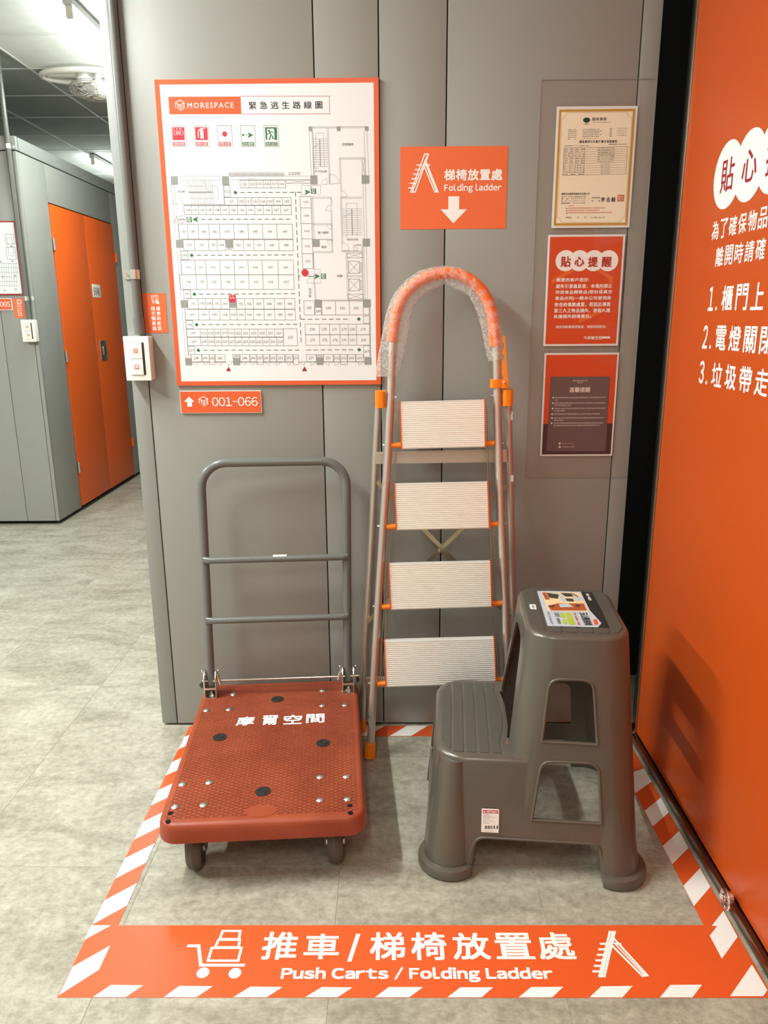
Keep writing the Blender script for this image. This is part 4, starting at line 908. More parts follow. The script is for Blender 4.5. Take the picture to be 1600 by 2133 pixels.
for y, s in ((1254, '@morespace'), (1298, '02 2518 7077')): k.circ(X(529), Y(y), 2.3, 14); k.text(s, X(556), Y(y - 9), X(714), Y(y + 9), res=1)
k.build('pale_lettering', M['poster_text'], t)
# clear sleeves over the three sheets
for c, lab in (([(1164, 212), (1336, 211), (1316, 479), (1147, 481)], 'clear sleeve over the cream certificate'), ([(1142, 481), (1313, 483), (1294, 726), (1131, 727)], 'clear sleeve over the orange food notice'), ([(1134, 729), (1297, 729), (1277, 955), (1121, 955)], 'clear sleeve over the grey and orange notice')):
    board(WALL, c, .0006, 'document_sleeve', lab, 'sleeve', M['film'], h0=HB + .0032, r=.004)

# ================================================================== FLOOR MARKING
fm = thing('floor_marking', 'orange and white striped floor frame lettered for push carts and folding ladders', 'floor sign', (0.02, 1.16, 0))
mb = MB()
YB, YT, XO, XI, RI, RO = 1.1585, 1.3355, -.645, -.5895, .664, .7255
for a, b, c, d in ((XO, YB, RO, YT), (XO, YT, XI, 2.148), (RI, YT, RO, 2.148), (XI, 2.086, RI, 2.148)):
    mb.box(a, b, 0, .0001, 0, .0001) if False else mb.prism([(a, b), (c, b), (c, d), (a, d)], (0, 0, 0), (1, 0, 0), (0, 1, 0), (0, 0, 1), .0001, .0007)
obj('orange_band', mb, M['tape_orange'], fm, sm=0)
ws = Ink(FLOOR, .0011)
A = lambda x, y: (x / 1.8825, 1000 + y / 1.8825)
B = lambda x, y: (100 + x / 2.2857, 1880 + y / 2.2857)
C = lambda x, y: (800 + x / 2, 1880 + y / 2)
D = lambda x, y: (1260 + x / 4.265, 1500 + y / 4.265)
ya = ws.q(*A(367, 1742))[1]; pitch = (ws.q(*A(697, 1055))[1] - ya) / 5; wl = pitch * .505; sk = ws.q(*A(500, 1668))[1] - ya
for i in range(0, 8):
    y = ya + i * pitch
    if y + wl + sk < 2.148: ws.raw([(XO, y), (XI, y + sk), (XI, y + sk + wl), (XO, y + wl)], [(0, 1, 2, 3)])
ws.poly([(190.5, 1927.5), (231.5, 1927.5), (175.5, 1957.8)])
ws.poly([(122.8, 2073), (151.5, 2013.5), (229.5, 1969.5), (206, 2020)])
for q in ([B(215, 447), B(300, 392), B(453, 394), B(370, 449)], [B(550, 454), B(625, 397), B(785, 398), B(705, 457)], [B(880, 459), B(965, 400), B(1117, 402), B(1040, 460)], [B(1222, 462), B(1305, 402), B(1450, 404), B(1378, 462)],
          [C(-38, 405), C(20, 352), C(163, 352), C(105, 405)], [C(265, 405), C(318, 353), C(455, 353), C(408, 405)], [C(563, 404), C(613, 352), C(747, 351), C(703, 403)], [C(858, 401), C(905, 349), C(1036, 347), C(995, 400)], [C(1150, 397), C(1193, 343), C(1325, 342), C(1285, 395)]):
    # keep the lower ends on the straight edge of the band
    p = [ws.q(*v) for v in q]; p[0] = (p[0][0], YB + .0005); p[3] = (p[3][0], YB + .0005); ws.raw(p, [(0, 1, 2, 3)])
def clipx(pts, xm): return [(min(a, xm), b) for a, b in pts]
for q in ([D(293, 480), D(350, 430), D(417, 545), D(300, 648)], [D(370, 805), D(497, 688), D(568, 820), D(442, 945)], [D(528, 1118), D(660, 985), D(743, 1135), D(610, 1280)], [D(708, 1472), D(845, 1315), D(938, 1480), D(800, 1652)]):
    p = [ws.q(*v) for v in q]; p[0] = (RI, p[0][1]); p[3] = (RI, p[3][1]); ws.raw(p, [(0, 1, 2, 3)])
ws.poly([D(950, 1828), D(1055, 1692), D(1180, 1925), D(1040, 2120), D(932, 1915), D(1000, 1828)])
ws.poly([C(1442, 390), C(1533, 258), C(1598, 365), C(1580, 390)])
p0 = ws.q(812, 1533.5)[0]; p1 = ws.q(848, 1514)[0]; p2 = ws.q(892, 1514)[0]; per = (p1 - ws.q(758, 1514)[0])
for i in range(-7, 6):
    a, b, w_ = p0 + i * per, p1 + i * per, p2 - p1
    if a > XI and b + w_ < RI + .05: ws.raw([(a, 2.087), (a + w_, 2.087), (b + w_, 2.147), (b, 2.147)], [(0, 1, 2, 3)])
for f in ws.fs:
    obj('white_stripe', MB().add([FLOOR.pt(ws.vs[i][0], ws.vs[i][1], ws.h) for i in f], [tuple(range(len(f)))]), M['tape_white'], fm, sm=0, recalc=False)
k = Ink(FLOOR, .0011)
for c, x0, x1, y0, y1 in (('推', 547, 620, 1941, 1999), ('車', 634, 707, 1945, 1998), ('梯', 771, 844, 1942, 2000), ('椅', 856.5, 930, 1942, 2000), ('放', 943, 1020, 1943, 1999), ('置', 1031, 1110, 1943, 1998), ('處', 1120, 1195, 1942, 1999)):
    k.text(c, x0, y0, x1, y1, off=.019)
k.poly([(742, 1945), (751, 1945), (732, 2003), (723, 2003)])
k.text('Push Carts / Folding Ladder', 585.6, 2013.5, 1152, 2046, off=.038, res=3)
k.build('white_lettering', M['tape_white'], fm)
k = Ink(FLOOR, .0011)
k.line([(393, 1970), (413.7, 1970), (418.5, 2010.4), (507, 2010.4)], .0068)
for q in ([B(832, 135), B(915, 135), B(910, 174), B(818, 174)], [B(812, 177), B(913, 177), B(908, 213), B(796, 213)], [B(780, 216), B(921, 216), B(905, 277), B(762, 277)]): k.line(q + [q[0]], .0055)
k.circ(*B(738, 334), 13); k.circ(*B(890, 336), 13); k.build('cart_symbol', M['tape_white'], fm)
k = Ink(FLOOR, .0011)
k.line([C(941, 122), C(961, 122), C(918, 307), C(898, 307), C(941, 122)], .0048); k.line([C(951, 126), C(908, 303)], .0034)
k.line([C(958, 150), C(1097, 303), C(1077, 306), C(946, 175)], .0048); k.line([C(956, 165), C(1084, 300)], .0034)
for i in range(6): x1 = 936 - i * 6.2; y = 172 + i * 23; k.line([C(x1 - 32, y), C(x1, y)], .0052)
k.line([C(968, 172), C(984, 172)], .0052); k.build('ladder_symbol', M['tape_white'], fm)

# ================================================================== PLATFORM CART
cy4, sy4 = math.cos(math.radians(4)), math.sin(math.radians(4))
CB = Matrix.Translation((-.317, 1.796, 0)) @ Matrix.Rotation(math.radians(4), 4, 'Z')
cart = thing('platform_cart', 'red plastic platform cart with a grey tubular push handle', 'cart', CB)
DZ = .165; DECK = Plane(CB @ Vector((0, 0, DZ)), (cy4, sy4, 0), (-sy4, cy4, 0))
HX, HY = .2375, .340
def ring(dx, z, r=.045): return [(x, y, z) for x, y in rrect(-HX + dx, HX - dx, -HY + dx, HY - dx, max(.01, r - dx), 7)]
db = MB(CB).loft([ring(.012, .116), ring(.001, .1175), ring(0, .122), ring(.002, .150), ring(.004, .158), ring(.008, .1625), ring(.014, .1645), ring(.02, DZ)])
deck = obj('deck', db, M['cart_red'], cart)
obj('brand_oval', MB(CB).prism([(-.005 + .036 * math.cos(t), -.300 + .022 * math.sin(t)) for t in [2 * math.pi * q / 28 for q in range(28)]], (0, 0, 0), (1, 0, 0), (0, 1, 0), (0, 0, 1), DZ - .002, DZ + .0006), mat('plain_red_plastic', (150, 66, 38), .42), cart)
for x, y in ((365, 1681), (380, 1634), (436, 1630), (424, 1677), (667, 1619), (722, 1618), (724, 1665), (667, 1667), (441, 1448), (430, 1480), (486, 1447), (477, 1478), (672, 1439), (718, 1438), (719, 1469), (672, 1470)):
    a, b = DECK.px(x, y)
    if y < 1450 and (x < 450 or x > 700): b -= .004
    m_ = MB(CB); m_.sweep([(a, b, DZ - .002), (a, b, DZ + .0015), (a, b, DZ + .0035), (a, b, DZ + .0045)], [.0095, .0095, .007, .003], seg=6 if x > 600 else 14)
    obj('bolt', m_, M['zinc'], cart)
for x, y in ((578, 1457), (458, 1536), (673, 1548), (548, 1649)):
    a, b = DECK.px(x, y); m_ = MB(CB); m_.cyl((a, b, DZ - .001), (a, b, DZ + .0012), .0185, 28); m_.sweep([(a + .010 * math.cos(t), b + .010 * math.sin(t), DZ + .0012) for t in [2 * math.pi * q / 20 for q in range(20)]], .0012, seg=6, nrm=(0, 0, 1), closed=True)
    obj('plug', m_, M['black_plastic'], cart)
for x, y in ((350, 1711), (355, 1694), (730, 1693), (729, 1678)):
    a, b = DECK.px(x, y); obj('hole', MB(CB).cyl((a, b, DZ - .001), (a, b, DZ + .0003), .0062, 14), M['black'], cart)
k = Ink(DECK, .0008)
for c, x0, x1, y0, y1 in (('摩', 493, 530, 1493, 1511), ('爾', 546, 579, 1490, 1510), ('空', 591, 629, 1489, 1508.5), ('間', 638, 676, 1487, 1505.5)): k.text(c, x0, y0, x1, y1, off=.02)
k.build('white_lettering', M['ink_white'], cart)
for i, (a, b) in enumerate(((-.166, -.262), (.163, -.262), (-.166, .255), (.163, .255))):
    m_ = MB(CB)
    ax, bx_ = a, b - .004
    prof = [(.0, -.018), (.040, -.018), (.048, -.012), (.052, 0), (.048, .012), (.040, .018), (.0, .018)]
    rings = [[(ax + w_, bx_ + r_ * math.cos(t), .052 + r_ * math.sin(t)) for t in [2 * math.pi * q / 28 for q in range(28)]] for r_, w_ in [(max(p_[0], .016), p_[1]) for p_ in prof]]
    m_.loft(rings); wh = obj('wheel', m_, M['rubber'], cart)
    obj('hub', MB(CB).cyl((ax - .022, bx_, .052), (ax + .022, bx_, .052), .012, 16), M['zinc'], wh)
    m_ = MB(CB)
    for s in (-1, 1):
        m_.prism([(bx_ - .006, .044), (bx_ + .008, .044), (b + .040, .103), (b + .004, .103)], (ax + s * .0245, 0, 0), (0, 1, 0), (0, 0, 1), (1, 0, 0), -.0015, .0015)
    m_.box(ax - .026, ax + .026, b - .010, b + .042, .104, .106).cyl((ax, b, .104), (ax, b, .110), .022, 20).box(ax - .036, ax + .036, b - .028, b + .060, .109, .117, bev=.001)
    obj('wheel_disc', MB(CB).cyl((ax - .0185, bx_, .052), (ax + .0185, bx_, .052), .033, 24), M['dark_green'], wh)
    obj('caster_fork', m_, M['dark_zinc'], cart)
# handle
def lerp(a, b, t): return a + (b - a) * t
zt_, zb = .868, .198
def HP(a, z, dy=0):
    t = (z - zb) / (zt_ - zb); return (a + lerp(-.001, .008, t), lerp(.268, .292, t) + dy, z)
pts = [HP(-.205, zb), HP(-.205, .4), HP(-.205, zt_ - .075)]
R = .072
for q in range(1, 9): t = math.pi / 2 * q / 8; pts.append(HP(-.205 + R * (1 - math.cos(t)), zt_ - R + R * math.sin(t)))
pts += [HP(0, zt_)]
for q in range(0, 9): t = math.pi / 2 * q / 8; pts.append(HP(.205 - R + R * math.sin(t), zt_ - R + R * math.cos(t)))
pts += [HP(.205, .4), HP(.205, zb)]
obj('handle', MB(CB).sweep(pts, .0128, seg=18, nrm=(0, 1, 0)), M['tube_grey'], cart, sm=60)
for z in (.588, .405):
    m_ = MB(CB); dy = -.0125
    m_.sweep([HP(-.208, z, dy), HP(-.200, z, dy), HP(-.19, z, dy), HP(.19, z, dy), HP(.200, z, dy), HP(.208, z, dy)], [.011, .0105, .0098, .0098, .0105, .011], [.004, .007, .0098, .0098, .007, .004], seg=14, nrm=(0, 1, 0))
    obj('cross_tube', m_, M['tube_grey'], cart, sm=60)
p = HP(0, .588, -.0125)
obj('white_tag', MB(CB).box(-.004, .036, p[1] - .006, p[1] + .004, .5945, .5992, bev=.0008), M['ink_white'], cart)
for s in (-1, 1):
    a = .205 * s; m_ = MB(CB)
    for e in (-1, 1): m_.prism(rpoly([(.243, DZ), (.288, DZ), (.288, .228), (.276, .246), (.256, .246), (.243, .228)], .006), (a + e * .0165, 0, 0), (0, 1, 0), (0, 0, 1), (1, 0, 0), -.0014, .0014)
    m_.box(a - .0165, a + .0165, .243, .288, DZ, DZ + .002).box(a - .018, a + .018, .2425, .2455, DZ + .028, DZ + .034)
    br = obj('bracket', m_, M['zinc'], cart)
    obj('bracket_back', MB(CB).box(a - .0148, a + .0148, .270, .272, DZ + .002, .196), M['dark_zinc'], br)
    m_ = MB(CB)
    for e in (-1, 1):
        m_ = MB(CB); m_.cyl((a + e * .0125, .263, .232), (a + e * .022, .263, .232), .0035, 10).sphere((a + e * .0235, .263, .245), .0045)
        m_.cyl((a + e * .0235, .263, .234), (a + e * .0235, .263, .245), .0015, 8); obj('pin', m_, M['chrome'], br)
    m_ = MB(CB); m_.cyl((a, .262, DZ + .002), (a, .262, DZ + .009), .008, 6).cyl((a, .262, DZ + .009), (a, .262, DZ + .016), .0045, 10)
    obj('bracket_bolt', m_, M['chrome'], br); m_ = MB(CB)
    m_.cyl((a - s * .022, .258, .232), (a - s * .029, .255, .206), .005, 10)
    obj('spring_catch', m_, M['chrome'], br)
    obj('pin_cone', MB(CB).sweep([(a + .026 * (1 if s > 0 else -1), .263, .2), (a + .034 * (1 if s > 0 else -1), .263, .2)], [.011, .003], seg=12), M['black_plastic'], br)
obj('pivot_rod', MB(CB).cyl((-.23, .262, .213), (.238, .262, .213), .0035, 12), M['chrome'], cart)

# ================================================================== FOLDED STEP LADDER
LY0, LK = 1.972, .090
LF = Plane((0, LY0, 0), (1, 0, 0), (0, LK, 1))
RF = Plane((0, 2.118, 0), (1, 0, 0), (0, -.012, 1))
lad = thing('folding_ladder', 'folded aluminium four-tread step ladder with orange grip leaning on the wall', 'ladder', (.14, LY0, 0))
def lp(x, y, h=0, pl=LF): return pl.P(x, y, h)
# side rails and arch of the front frame as one bent tube
left = [(771.5, 1566), (772.5, 1546), (779, 1418), (788, 1259), (798, 1100), (807.8, 950), (813.5, 830), (816.5, 760)]
archc = [(819, 686), (824.5, 655), (834, 627), (848, 606), (866, 589.5), (886, 578), (908, 571), (931, 568.5), (953, 571), (973, 579), (990, 590.5), (1005, 607), (1017, 628), (1025, 652), (1029, 680)]
right = [(1034.3, 760), (1036.5, 877), (1039.5, 960), (1044, 1099), (1052.6, 1259), (1057.5, 1418), (1062, 1546), (1063, 1566)]
pts = [lp(x, y) for x, y in left + archc + right]
pts[0].z = max(pts[0].z, .02)
rail = obj('front_frame', MB().sweep(pts, .0112, .0125, seg=18, nrm=(0, -1, 0)), M['alu'], lad, sm=60)
# foam grip
gp = [lp(*q) for q in [(816.6, 712)] + archc + [(1031, 722)]]
obj('grip', MB().sweep(gp, .0155, seg=18, nrm=(0, -1, 0)), M['or_grip'], lad, sm=60)
# bubble wrap over the grip: (outer, inner) edges
st = [((783, 785), (829, 783)), ((791, 735), (840, 741)), ((797, 700), (848, 706)), ((803, 665), (853, 668)), ((811, 636), (860, 640)), ((825, 608), (875, 619)), ((846, 584), (894, 606)), ((875, 565), (913, 596)), ((903, 557), (928, 590)), ((931, 554.5), (941, 598)), ((958, 558), (962, 606)), ((985, 573), (978, 616)), ((1009, 598), (986, 631)), ((1027, 624), (993, 647)), ((1039, 651), (999, 665)), ((1046, 685), (1006, 690)), ((1048, 716), (1012, 724)), ((1046, 748), (1019, 753))]
N = 20; rings = []
rs = random.Random(3)
sub = []
for i in range(len(st) - 1):
    for q in range(4):
        t = q / 4; sub.append(tuple(tuple(lerp(st[i][e][c], st[i + 1][e][c], t) for c in (0, 1)) for e in (0, 1)))
sub.append(st[-1])
for i, (o_, n_) in enumerate(sub):
    po, pi = lp(*o_), lp(*n_); c = (po + pi) / 2; hw = (po - pi).length / 2 + .0022; d = (po - pi).normalized(); nn = LF.n
    gx = ((i / (len(sub) - 1)) - .5) * 2
    dep = .0185 + .003 * math.sin(i * 1.7)
    off = (hw - .018) * .9
    ring_ = []
    for k_ in range(N):
        t = 2 * math.pi * k_ / N; w_ = hw + rs.uniform(-.0012, .0012)
        fl_ = dep * (1 if math.cos(t) > -.2 else .45)
        ring_.append(c + d * (math.cos(t) * w_) + nn * (math.sin(t) * fl_ + rs.uniform(-.0012, .0012)))
    rings.append(ring_)
wrap = obj('bubble_wrap', MB().loft(rings, cap=False), M['wrap'], lad, sm=180)
# feet
for (x, y), (x2, y2) in (((772.3, 1545), (770.3, 1580)), ((1062, 1545), (1064, 1580))):
    a, b = lp(x, y), lp(x2, y2); b.z = .001; m_ = MB(); m_.sweep([a, lerp(a, b, .5), b], [.0145, .0165, .018], seg=16, nrm=(0, -1, 0))
    for q in range(5): t = -math.pi / 2 + (q - 2) * .45; o3 = Vector((.0155 * math.cos(t), .0155 * math.sin(t), 0)); m_.sweep([a + o3 + Vector((0, 0, -.004)), b + o3 * 1.17 + Vector((0, 0, .003))], .0014, seg=5)
    obj('foot', m_, M['or_plastic'], lad)
# rear frame
for pts_, ft in (([(788.3, 846), (782, 960), (770.8, 1180), (759.8, 1360), (755, 1500)], (754, 1521)), ([(1058.7, 843), (1061, 960), (1067, 1204), (1072, 1360), (1076, 1500)], (1077, 1521))):
    P3 = [lp(x, y, 0, RF) for x, y in pts_]; obj('rear_leg', MB().sweep(P3, .0102, .0112, seg=16, nrm=(0, -1, 0)), M['alu'], lad, sm=60)
    a = P3[-1]; b = lp(*ft, 0, RF); b.z = .0012; obj('rear_foot', MB().sweep([a + Vector((0, 0, .004)), b], [.0128, .0148], seg=16, nrm=(0, -1, 0)), M['or_plastic'], lad)
# pivot sleeves: oval caps on the rear legs hugging the front rails
for x0, x1, y0, y1 in ((781, 804, 813.5, 847), (1044, 1066.5, 809.5, 843)):
    a, b = lp((x0 + x1) / 2, y0, .028, RF), lp((x0 + x1) / 2, y1, .028, RF); c = .0150
    a, b = lp((x0 + x1) / 2, y0, .018, RF), lp((x0 + x1) / 2, y1, .018, RF)
    m_ = MB(); pl_ = rrect(-.0145, .0145, -.034, .016, .010)
    m_.prism(pl_, (a.x, a.y, b.z), (1, 0, 0), (0, 1, 0), (0, 0, 1), 0, a.z - b.z); obj('pivot_sleeve', m_, M['or_plastic'], lad)
# locking clamp and lever on the right rail
a = lp(1036, 799, 0); m_ = MB()
m_.prism(rrect(-.0195, .014, -.017, .016, .010), (a.x, a.y, a.z - .0105), (1, 0, 0), (0, 1, 0), (0, 0, 1), 0, .0225)
m_.box(a.x + .010, a.x + .0285, a.y - .020, a.y - .014, a.z - .0105, a.z + .012, bev=.001)
obj('lock_clamp', m_, M['or_plastic'], lad)
c = [lp(x, y, .014) for x, y in ((1057.5, 806), (1057.5, 783), (1055, 745), (1052, 700), (1047.5, 699), (1047.5, 712), (1050, 718), (1050, 724), (1047, 728), (1047, 737), (1050.5, 742), (1050.5, 747), (1047, 752), (1046, 776), (1049, 787))]
f0, f1 = [p + Vector((0, -.001, 0)) for p in c], [p + Vector((0, .007, 0)) for p in c]; n = len(c)
obj('lock_lever', MB().add(f0 + f1, [tuple(range(n)), tuple(range(n, 2 * n))[::-1]] + [(i, (i + 1) % n, n + (i + 1) % n, n + i) for i in range(n)]), M['or_plastic'], lad, sm=0)
q = lp(1051, 796.5, .021); obj('rivet', MB().sphere(q, .004, (1, .6, 1)), M['chrome'], lad)
# treads
TR = [((834, 837), (1008.5, 832.5), (837.5, 935), (1009.5, 931)), ((823, 1008.5), (1014.5, 1004.5), (827, 1104), (1018, 1100)), ((811, 1175.5), (1020.5, 1170.5), (815, 1270), (1023, 1264)), ((801.5, 1336), (1028, 1330), (805.5, 1431), (1032, 1423))]
ST = [((815, 928), (838, 927), (1009, 924), (1030, 923)), ((805, 1097.5), (827, 1096.5), (1017, 1092), (1040, 1091)), ((795, 1264.5), (815, 1263), (1022, 1257), (1047, 1256)), ((786, 1424.5), (806, 1423), (1031, 1416), (1056, 1415))]
for (tl, tr, bl_, br_), sb in zip(TR, ST):
    HT = .012
    TLp, TRp, BLp, BRp = lp(*tl, HT + .004), lp(*tr, HT + .004), lp(*bl_, HT), lp(*br_, HT)
    n_ = LF.n; NR = 23; m_ = MB(); ring0, ring1 = [], []
    # ribbed front profile
    prof = []
    for i in range(NR):
        t0, t1 = i / NR, (i + .42) / NR; big = (i in (0, 8, 15, 22))
        prof += [(t0 + .10 / NR, .0035), (t1 - .06 / NR, .0035), (t1 + .10 / NR, .0012 if not big else .0004), ((i + 1) / NR - .12 / NR, .0012 if not big else .0004)]
    prof = [(0, .0005)] + prof + [(1, .0005), (1, -.022), (.93, -.022), (.93, -.003), (.07, -.003), (.07, -.022), (0, -.022)]
    L0 = [lerp(TLp, BLp, t) + n_ * h_ for t, h_ in prof]; L1 = [lerp(TRp, BRp, t) + n_ * h_ for t, h_ in prof]
    tread = obj('tread', MB().loft([L0, L1]), M['alu_tread'], lad, sm=0)
    for (P_, Q_), s in (((TLp, BLp), -1), ((TRp, BRp), 1)):
        ux = Vector((s * .0035, 0, 0)); cn = [P_, Q_]; up = (P_ - Q_).normalized() * .0015
        f = [P_ + up + n_ * .0045, Q_ - up + n_ * .0045, Q_ - up - n_ * .023, P_ + up - n_ * .023]
        obj('end_cap', MB().loft([[v + ux * .0 for v in f], [v + ux for v in f]]), M['or_cap'], tread)
    for a_, b_ in ((sb[0], sb[1]), (sb[2], sb[3])):
        pa, pb = lp(*a_, .001), lp(*b_, .001)
        obj('pivot_tube', MB().cyl(pa, pb, .0078, 16), M['or_plastic'], lad)
# crossbars of the rear frame
for y0, y1, xa, xb_ in ((938, 964, 783, 1056), (1408, 1429, 762, 1070)):
    t_, u_ = lp(xa, y0 + (3 if y0 < 1000 else 1), .012, RF), lp(xb_, y0 - 2, .012, RF); v_, w_ = lp(xa, y1 + 2, .012, RF), lp(xb_, y1 - 2, .012, RF)
    f = [t_, u_, w_, v_]; g = [q + Vector((0, -.002, 0)) for q in f]
    m_ = MB().loft([f, g]); m_.loft([[lerp(t_, v_, .12), lerp(u_, w_, .12), lerp(u_, w_, .2), lerp(t_, v_, .2)], [q + Vector((0, -.0035, 0)) for q in (lerp(t_, v_, .12), lerp(u_, w_, .12), lerp(u_, w_, .2), lerp(t_, v_, .2))]])
    obj('rear_crossbar', m_, M['alu'], lad, sm=0)
# X brace between the rear legs
for (a_, b_), h_ in ((((785, 1003), (1062, 1285)), .006), (((1052, 1012), (765, 1295)), .009)):
    pa, pb = lp(*a_, h_, RF), lp(*b_, h_, RF); d = (pb - pa).normalized(); w_ = d.cross(RF.n).normalized() * .0062
    f = [pa - w_, pb - w_, pb + w_, pa + w_]; obj('brace', MB().loft([f, [q + RF.n * .0022 for q in f]]), M['alu_brace'], lad, sm=0)
q = lp(915, 1148, .013, RF); obj('brace_bolt', MB().cyl(q - RF.n * .005, q + RF.n * .003, .0055, 6).sphere(q + RF.n * .003, .003), M['chrome'], lad)
# link bars behind the treads
for xs_ in (((830, 850), (818, 1010), (804, 1180), (792, 1415)), ((833, 850), (822, 1010), (809, 1180), (797, 1415)), ((1011, 845), (1016.5, 1000), (1023.5, 1160), (1036, 1415)), ((1014, 845), (1020.5, 1000), (1028.5, 1160), (1041, 1415))):
    obj('link_bar', MB().sweep([lp(x, y, -.010) for x, y in xs_], .0013, .0055, seg=6, nrm=(0, -1, 0)), M['alu_brace'], lad, sm=0)
for x, y in ((800.5, 927), (789, 1096), (779.5, 1263), (770, 1423), (1045, 924), (1051.5, 1092), (824, 827), (1024, 823), (1026, 823)):
    q = lp(x, y, -.004); obj('rivet', MB().cyl(q - Vector((.004, 0, 0)), q + Vector((.004, 0, 0)), .0035, 8), M['chrome'], lad)
for x0, y0, x1, y1 in ((1064.5, 990, 1069.5, 1003), (1065.5, 857, 1067.5, 875)):
    a, b = lp(x0, y0, .011, RF), lp(x1, y1, .011, RF); obj('white_sticker', MB().box(a.x, b.x, a.y - .001, a.y + .004, b.z, a.z), M['ink_white'], lad)

# ================================================================== TWO-STEP STOOL
SB = Matrix.Translation((.338, 1.706, 0)) @ Matrix.Rotation(math.radians(-4.5), 4, 'Z')
stool = thing('step_stool', 'grey brown plastic two-step stool with ribbed treads and a product sticker', 'stool', SB)
def mesh_obj(mb_):
    bmesh.ops.recalc_face_normals(mb_.bm, faces=mb_.bm.faces[:])
    me = bpy.data.meshes.new('tmp'); mb_.bm.to_mesh(me); mb_.bm.free(); o = bpy.data.objects.new('tmp', me); COL.objects.link(o); return o
def boolean(base, others, op):
    for t in others:
        md = base.modifiers.new('b', 'BOOLEAN'); md.operation = op; md.solver = 'EXACT'; md.object = t
    bpy.context.view_layer.update(); dg = bpy.context.evaluated_depsgraph_get()
    me = bpy.data.meshes.new_from_object(base.evaluated_get(dg)); o = bpy.data.objects.new('tmp', me); COL.objects.link(o)
    for t in [base] + others: bpy.data.objects.remove(t)
    return o
ZL, ZH = .285, .575
def hi(z): t = z / ZH; return lerp(-.085, -.020, t), lerp(.254, .209, t), lerp(.233, .160, t)
def lo(z): t = z / ZL; return lerp(-.250, -.226, t), .06, lerp(.233, .194, t)
def rr(f, z, dx, r): x0, x1, hy = f(z); return [(x, y) for x, y in rrect(x0 + dx, x1 - dx, -hy + dx, hy - dx, r, 7)]
def block(f, zt, dx, r, z0=0.0, fil=.010):
    R_ = []
    for z in (z0, zt * .33, zt * .66, zt - fil): R_.append([(x, y, z) for x, y in rr(f, z, dx, r)])
    if fil:
        for q in range(1, 6):
            t = math.pi / 2 * q / 5; R_.append([(x, y, zt - fil + fil * math.sin(t)) for x, y in rr(f, zt - fil + fil * math.sin(t), dx + fil * (1 - math.cos(t)), r - fil * (1 - math.cos(t)) * .6)])
    return mesh_obj(MB().loft(R_))
high, low = block(hi, ZH, 0, .062), block(lo, ZL, 0, .078)
adds = [low]
for x, y, zt, xt, yt, r0, r1 in ((-.188, -.186, .272, -.180, -.166, .062, .034), (-.166, .172, .272, -.164, .146, .058, .034), (.196, -.187, .46, .152, -.122, .062, .026), (.196, .180, .46, .150, .118, .060, .026)):
    adds.append(mesh_obj(MB().sweep([(x, y, 0.0), (lerp(x, xt, .5), lerp(y, yt, .5), zt * .5), (xt, yt, zt)], [r0, lerp(r0, r1, .5), r1], seg=36)))
    c_ = [(r0 + .007, 0.0), (r0 + .0125, .004), (r0 + .0125, .018), (r0 + .009, .0245), (r0 + .002, .027)]
    adds.append(mesh_obj(MB().loft([[(x + rr_ * math.cos(2 * math.pi * k_ / 36), y + rr_ * math.sin(2 * math.pi * k_ / 36), z) for k_ in range(36)] for rr_, z in c_])))
body = boolean(high, adds, 'UNION')
T = .0045
hin = block(lambda z: hi(z), ZH - T, T, .058, z0=-.02, fil=.006); lin_ = block(lambda z: lo(z), ZL - T, T, .074, z0=-.02, fil=.006)
cut = [hin, lin_]
def pcut(poly, d0, d1, axis='y'):
    if axis == 'y': return mesh_obj(MB().prism(poly, (0, 0, 0), (1, 0, 0), (0, 0, 1), (0, 1, 0), d0, d1))
    return mesh_obj(MB().prism(poly, (0, 0, 0), (0, 1, 0), (0, 0, 1), (1, 0, 0), d0, d1))
UW = rpoly([(.019, .334), (.137, .331), (.122, .474), (.032, .473)], [.002, .002, .026, .026], 6)
LWn = rpoly([(.002, .146), (.153, .144), (.141, .282), (.020, .281)], [.002, .002, .026, .026], 6)
AR_ = rpoly([(-.143, -.03), (.167, -.03), (.149, .092), (-.126, .094)], [0, 0, .026, .032], 6)
for p_ in (UW, LWn, AR_): cut.append(pcut(p_, -.4, .4))
cut.append(pcut(rpoly([(-.135, -.03), (.135, -.03), (.122, .088), (-.122, .088)], [0, 0, .028, .028], 6), -.4, .4, 'x'))
cut.append(pcut(rpoly([(-.10, .12), (.10, .12), (.09, .235), (-.09, .235)], [.02, .02, .03, .03], 6), -.4, -.18, 'x'))
cut.append(pcut(rpoly([(-.135, .2855), (.135, .2855), (.062, .525), (-.062, .525)], [.002, .002, .055, .055], 8), -.15, .06, 'x'))
cut.append(pcut(rpoly([(-.105, .15), (.105, .15), (.095, .28), (-.095, .28)], [.01, .01, .03, .03], 6), .14, .4, 'x'))
cut.append(pcut(rpoly([(-.09, .33), (.09, .33), (.07, .47), (-.07, .47)], [.01, .01, .03, .03], 6), .12, .4, 'x'))
cut.append(mesh_obj(MB().prism(rpoly([(-.058, -.130), (-.050, -.07), (-.044, 0), (-.050, .07), (-.058, .130), (.03, .130), (.03, -.130)], [.004, .03, .03, .03, .004, .01, .01]), (0, 0, 0), (1, 0, 0), (0, 1, 0), (0, 0, 1), .262, .30)))
body = boolean(body, cut, 'DIFFERENCE')
bm = bmesh.new(); bm.from_mesh(body.data); bpy.data.objects.remove(body)
bmesh.ops.transform(bm, matrix=SB, verts=bm.verts[:])
mbx = MB(); mbx.bm.free(); mbx.bm = bm
bmesh.ops.remove_doubles(bm, verts=bm.verts[:], dist=.00005)
shell = obj('shell', mbx, M['stool'], stool, sm=32, recalc=False)
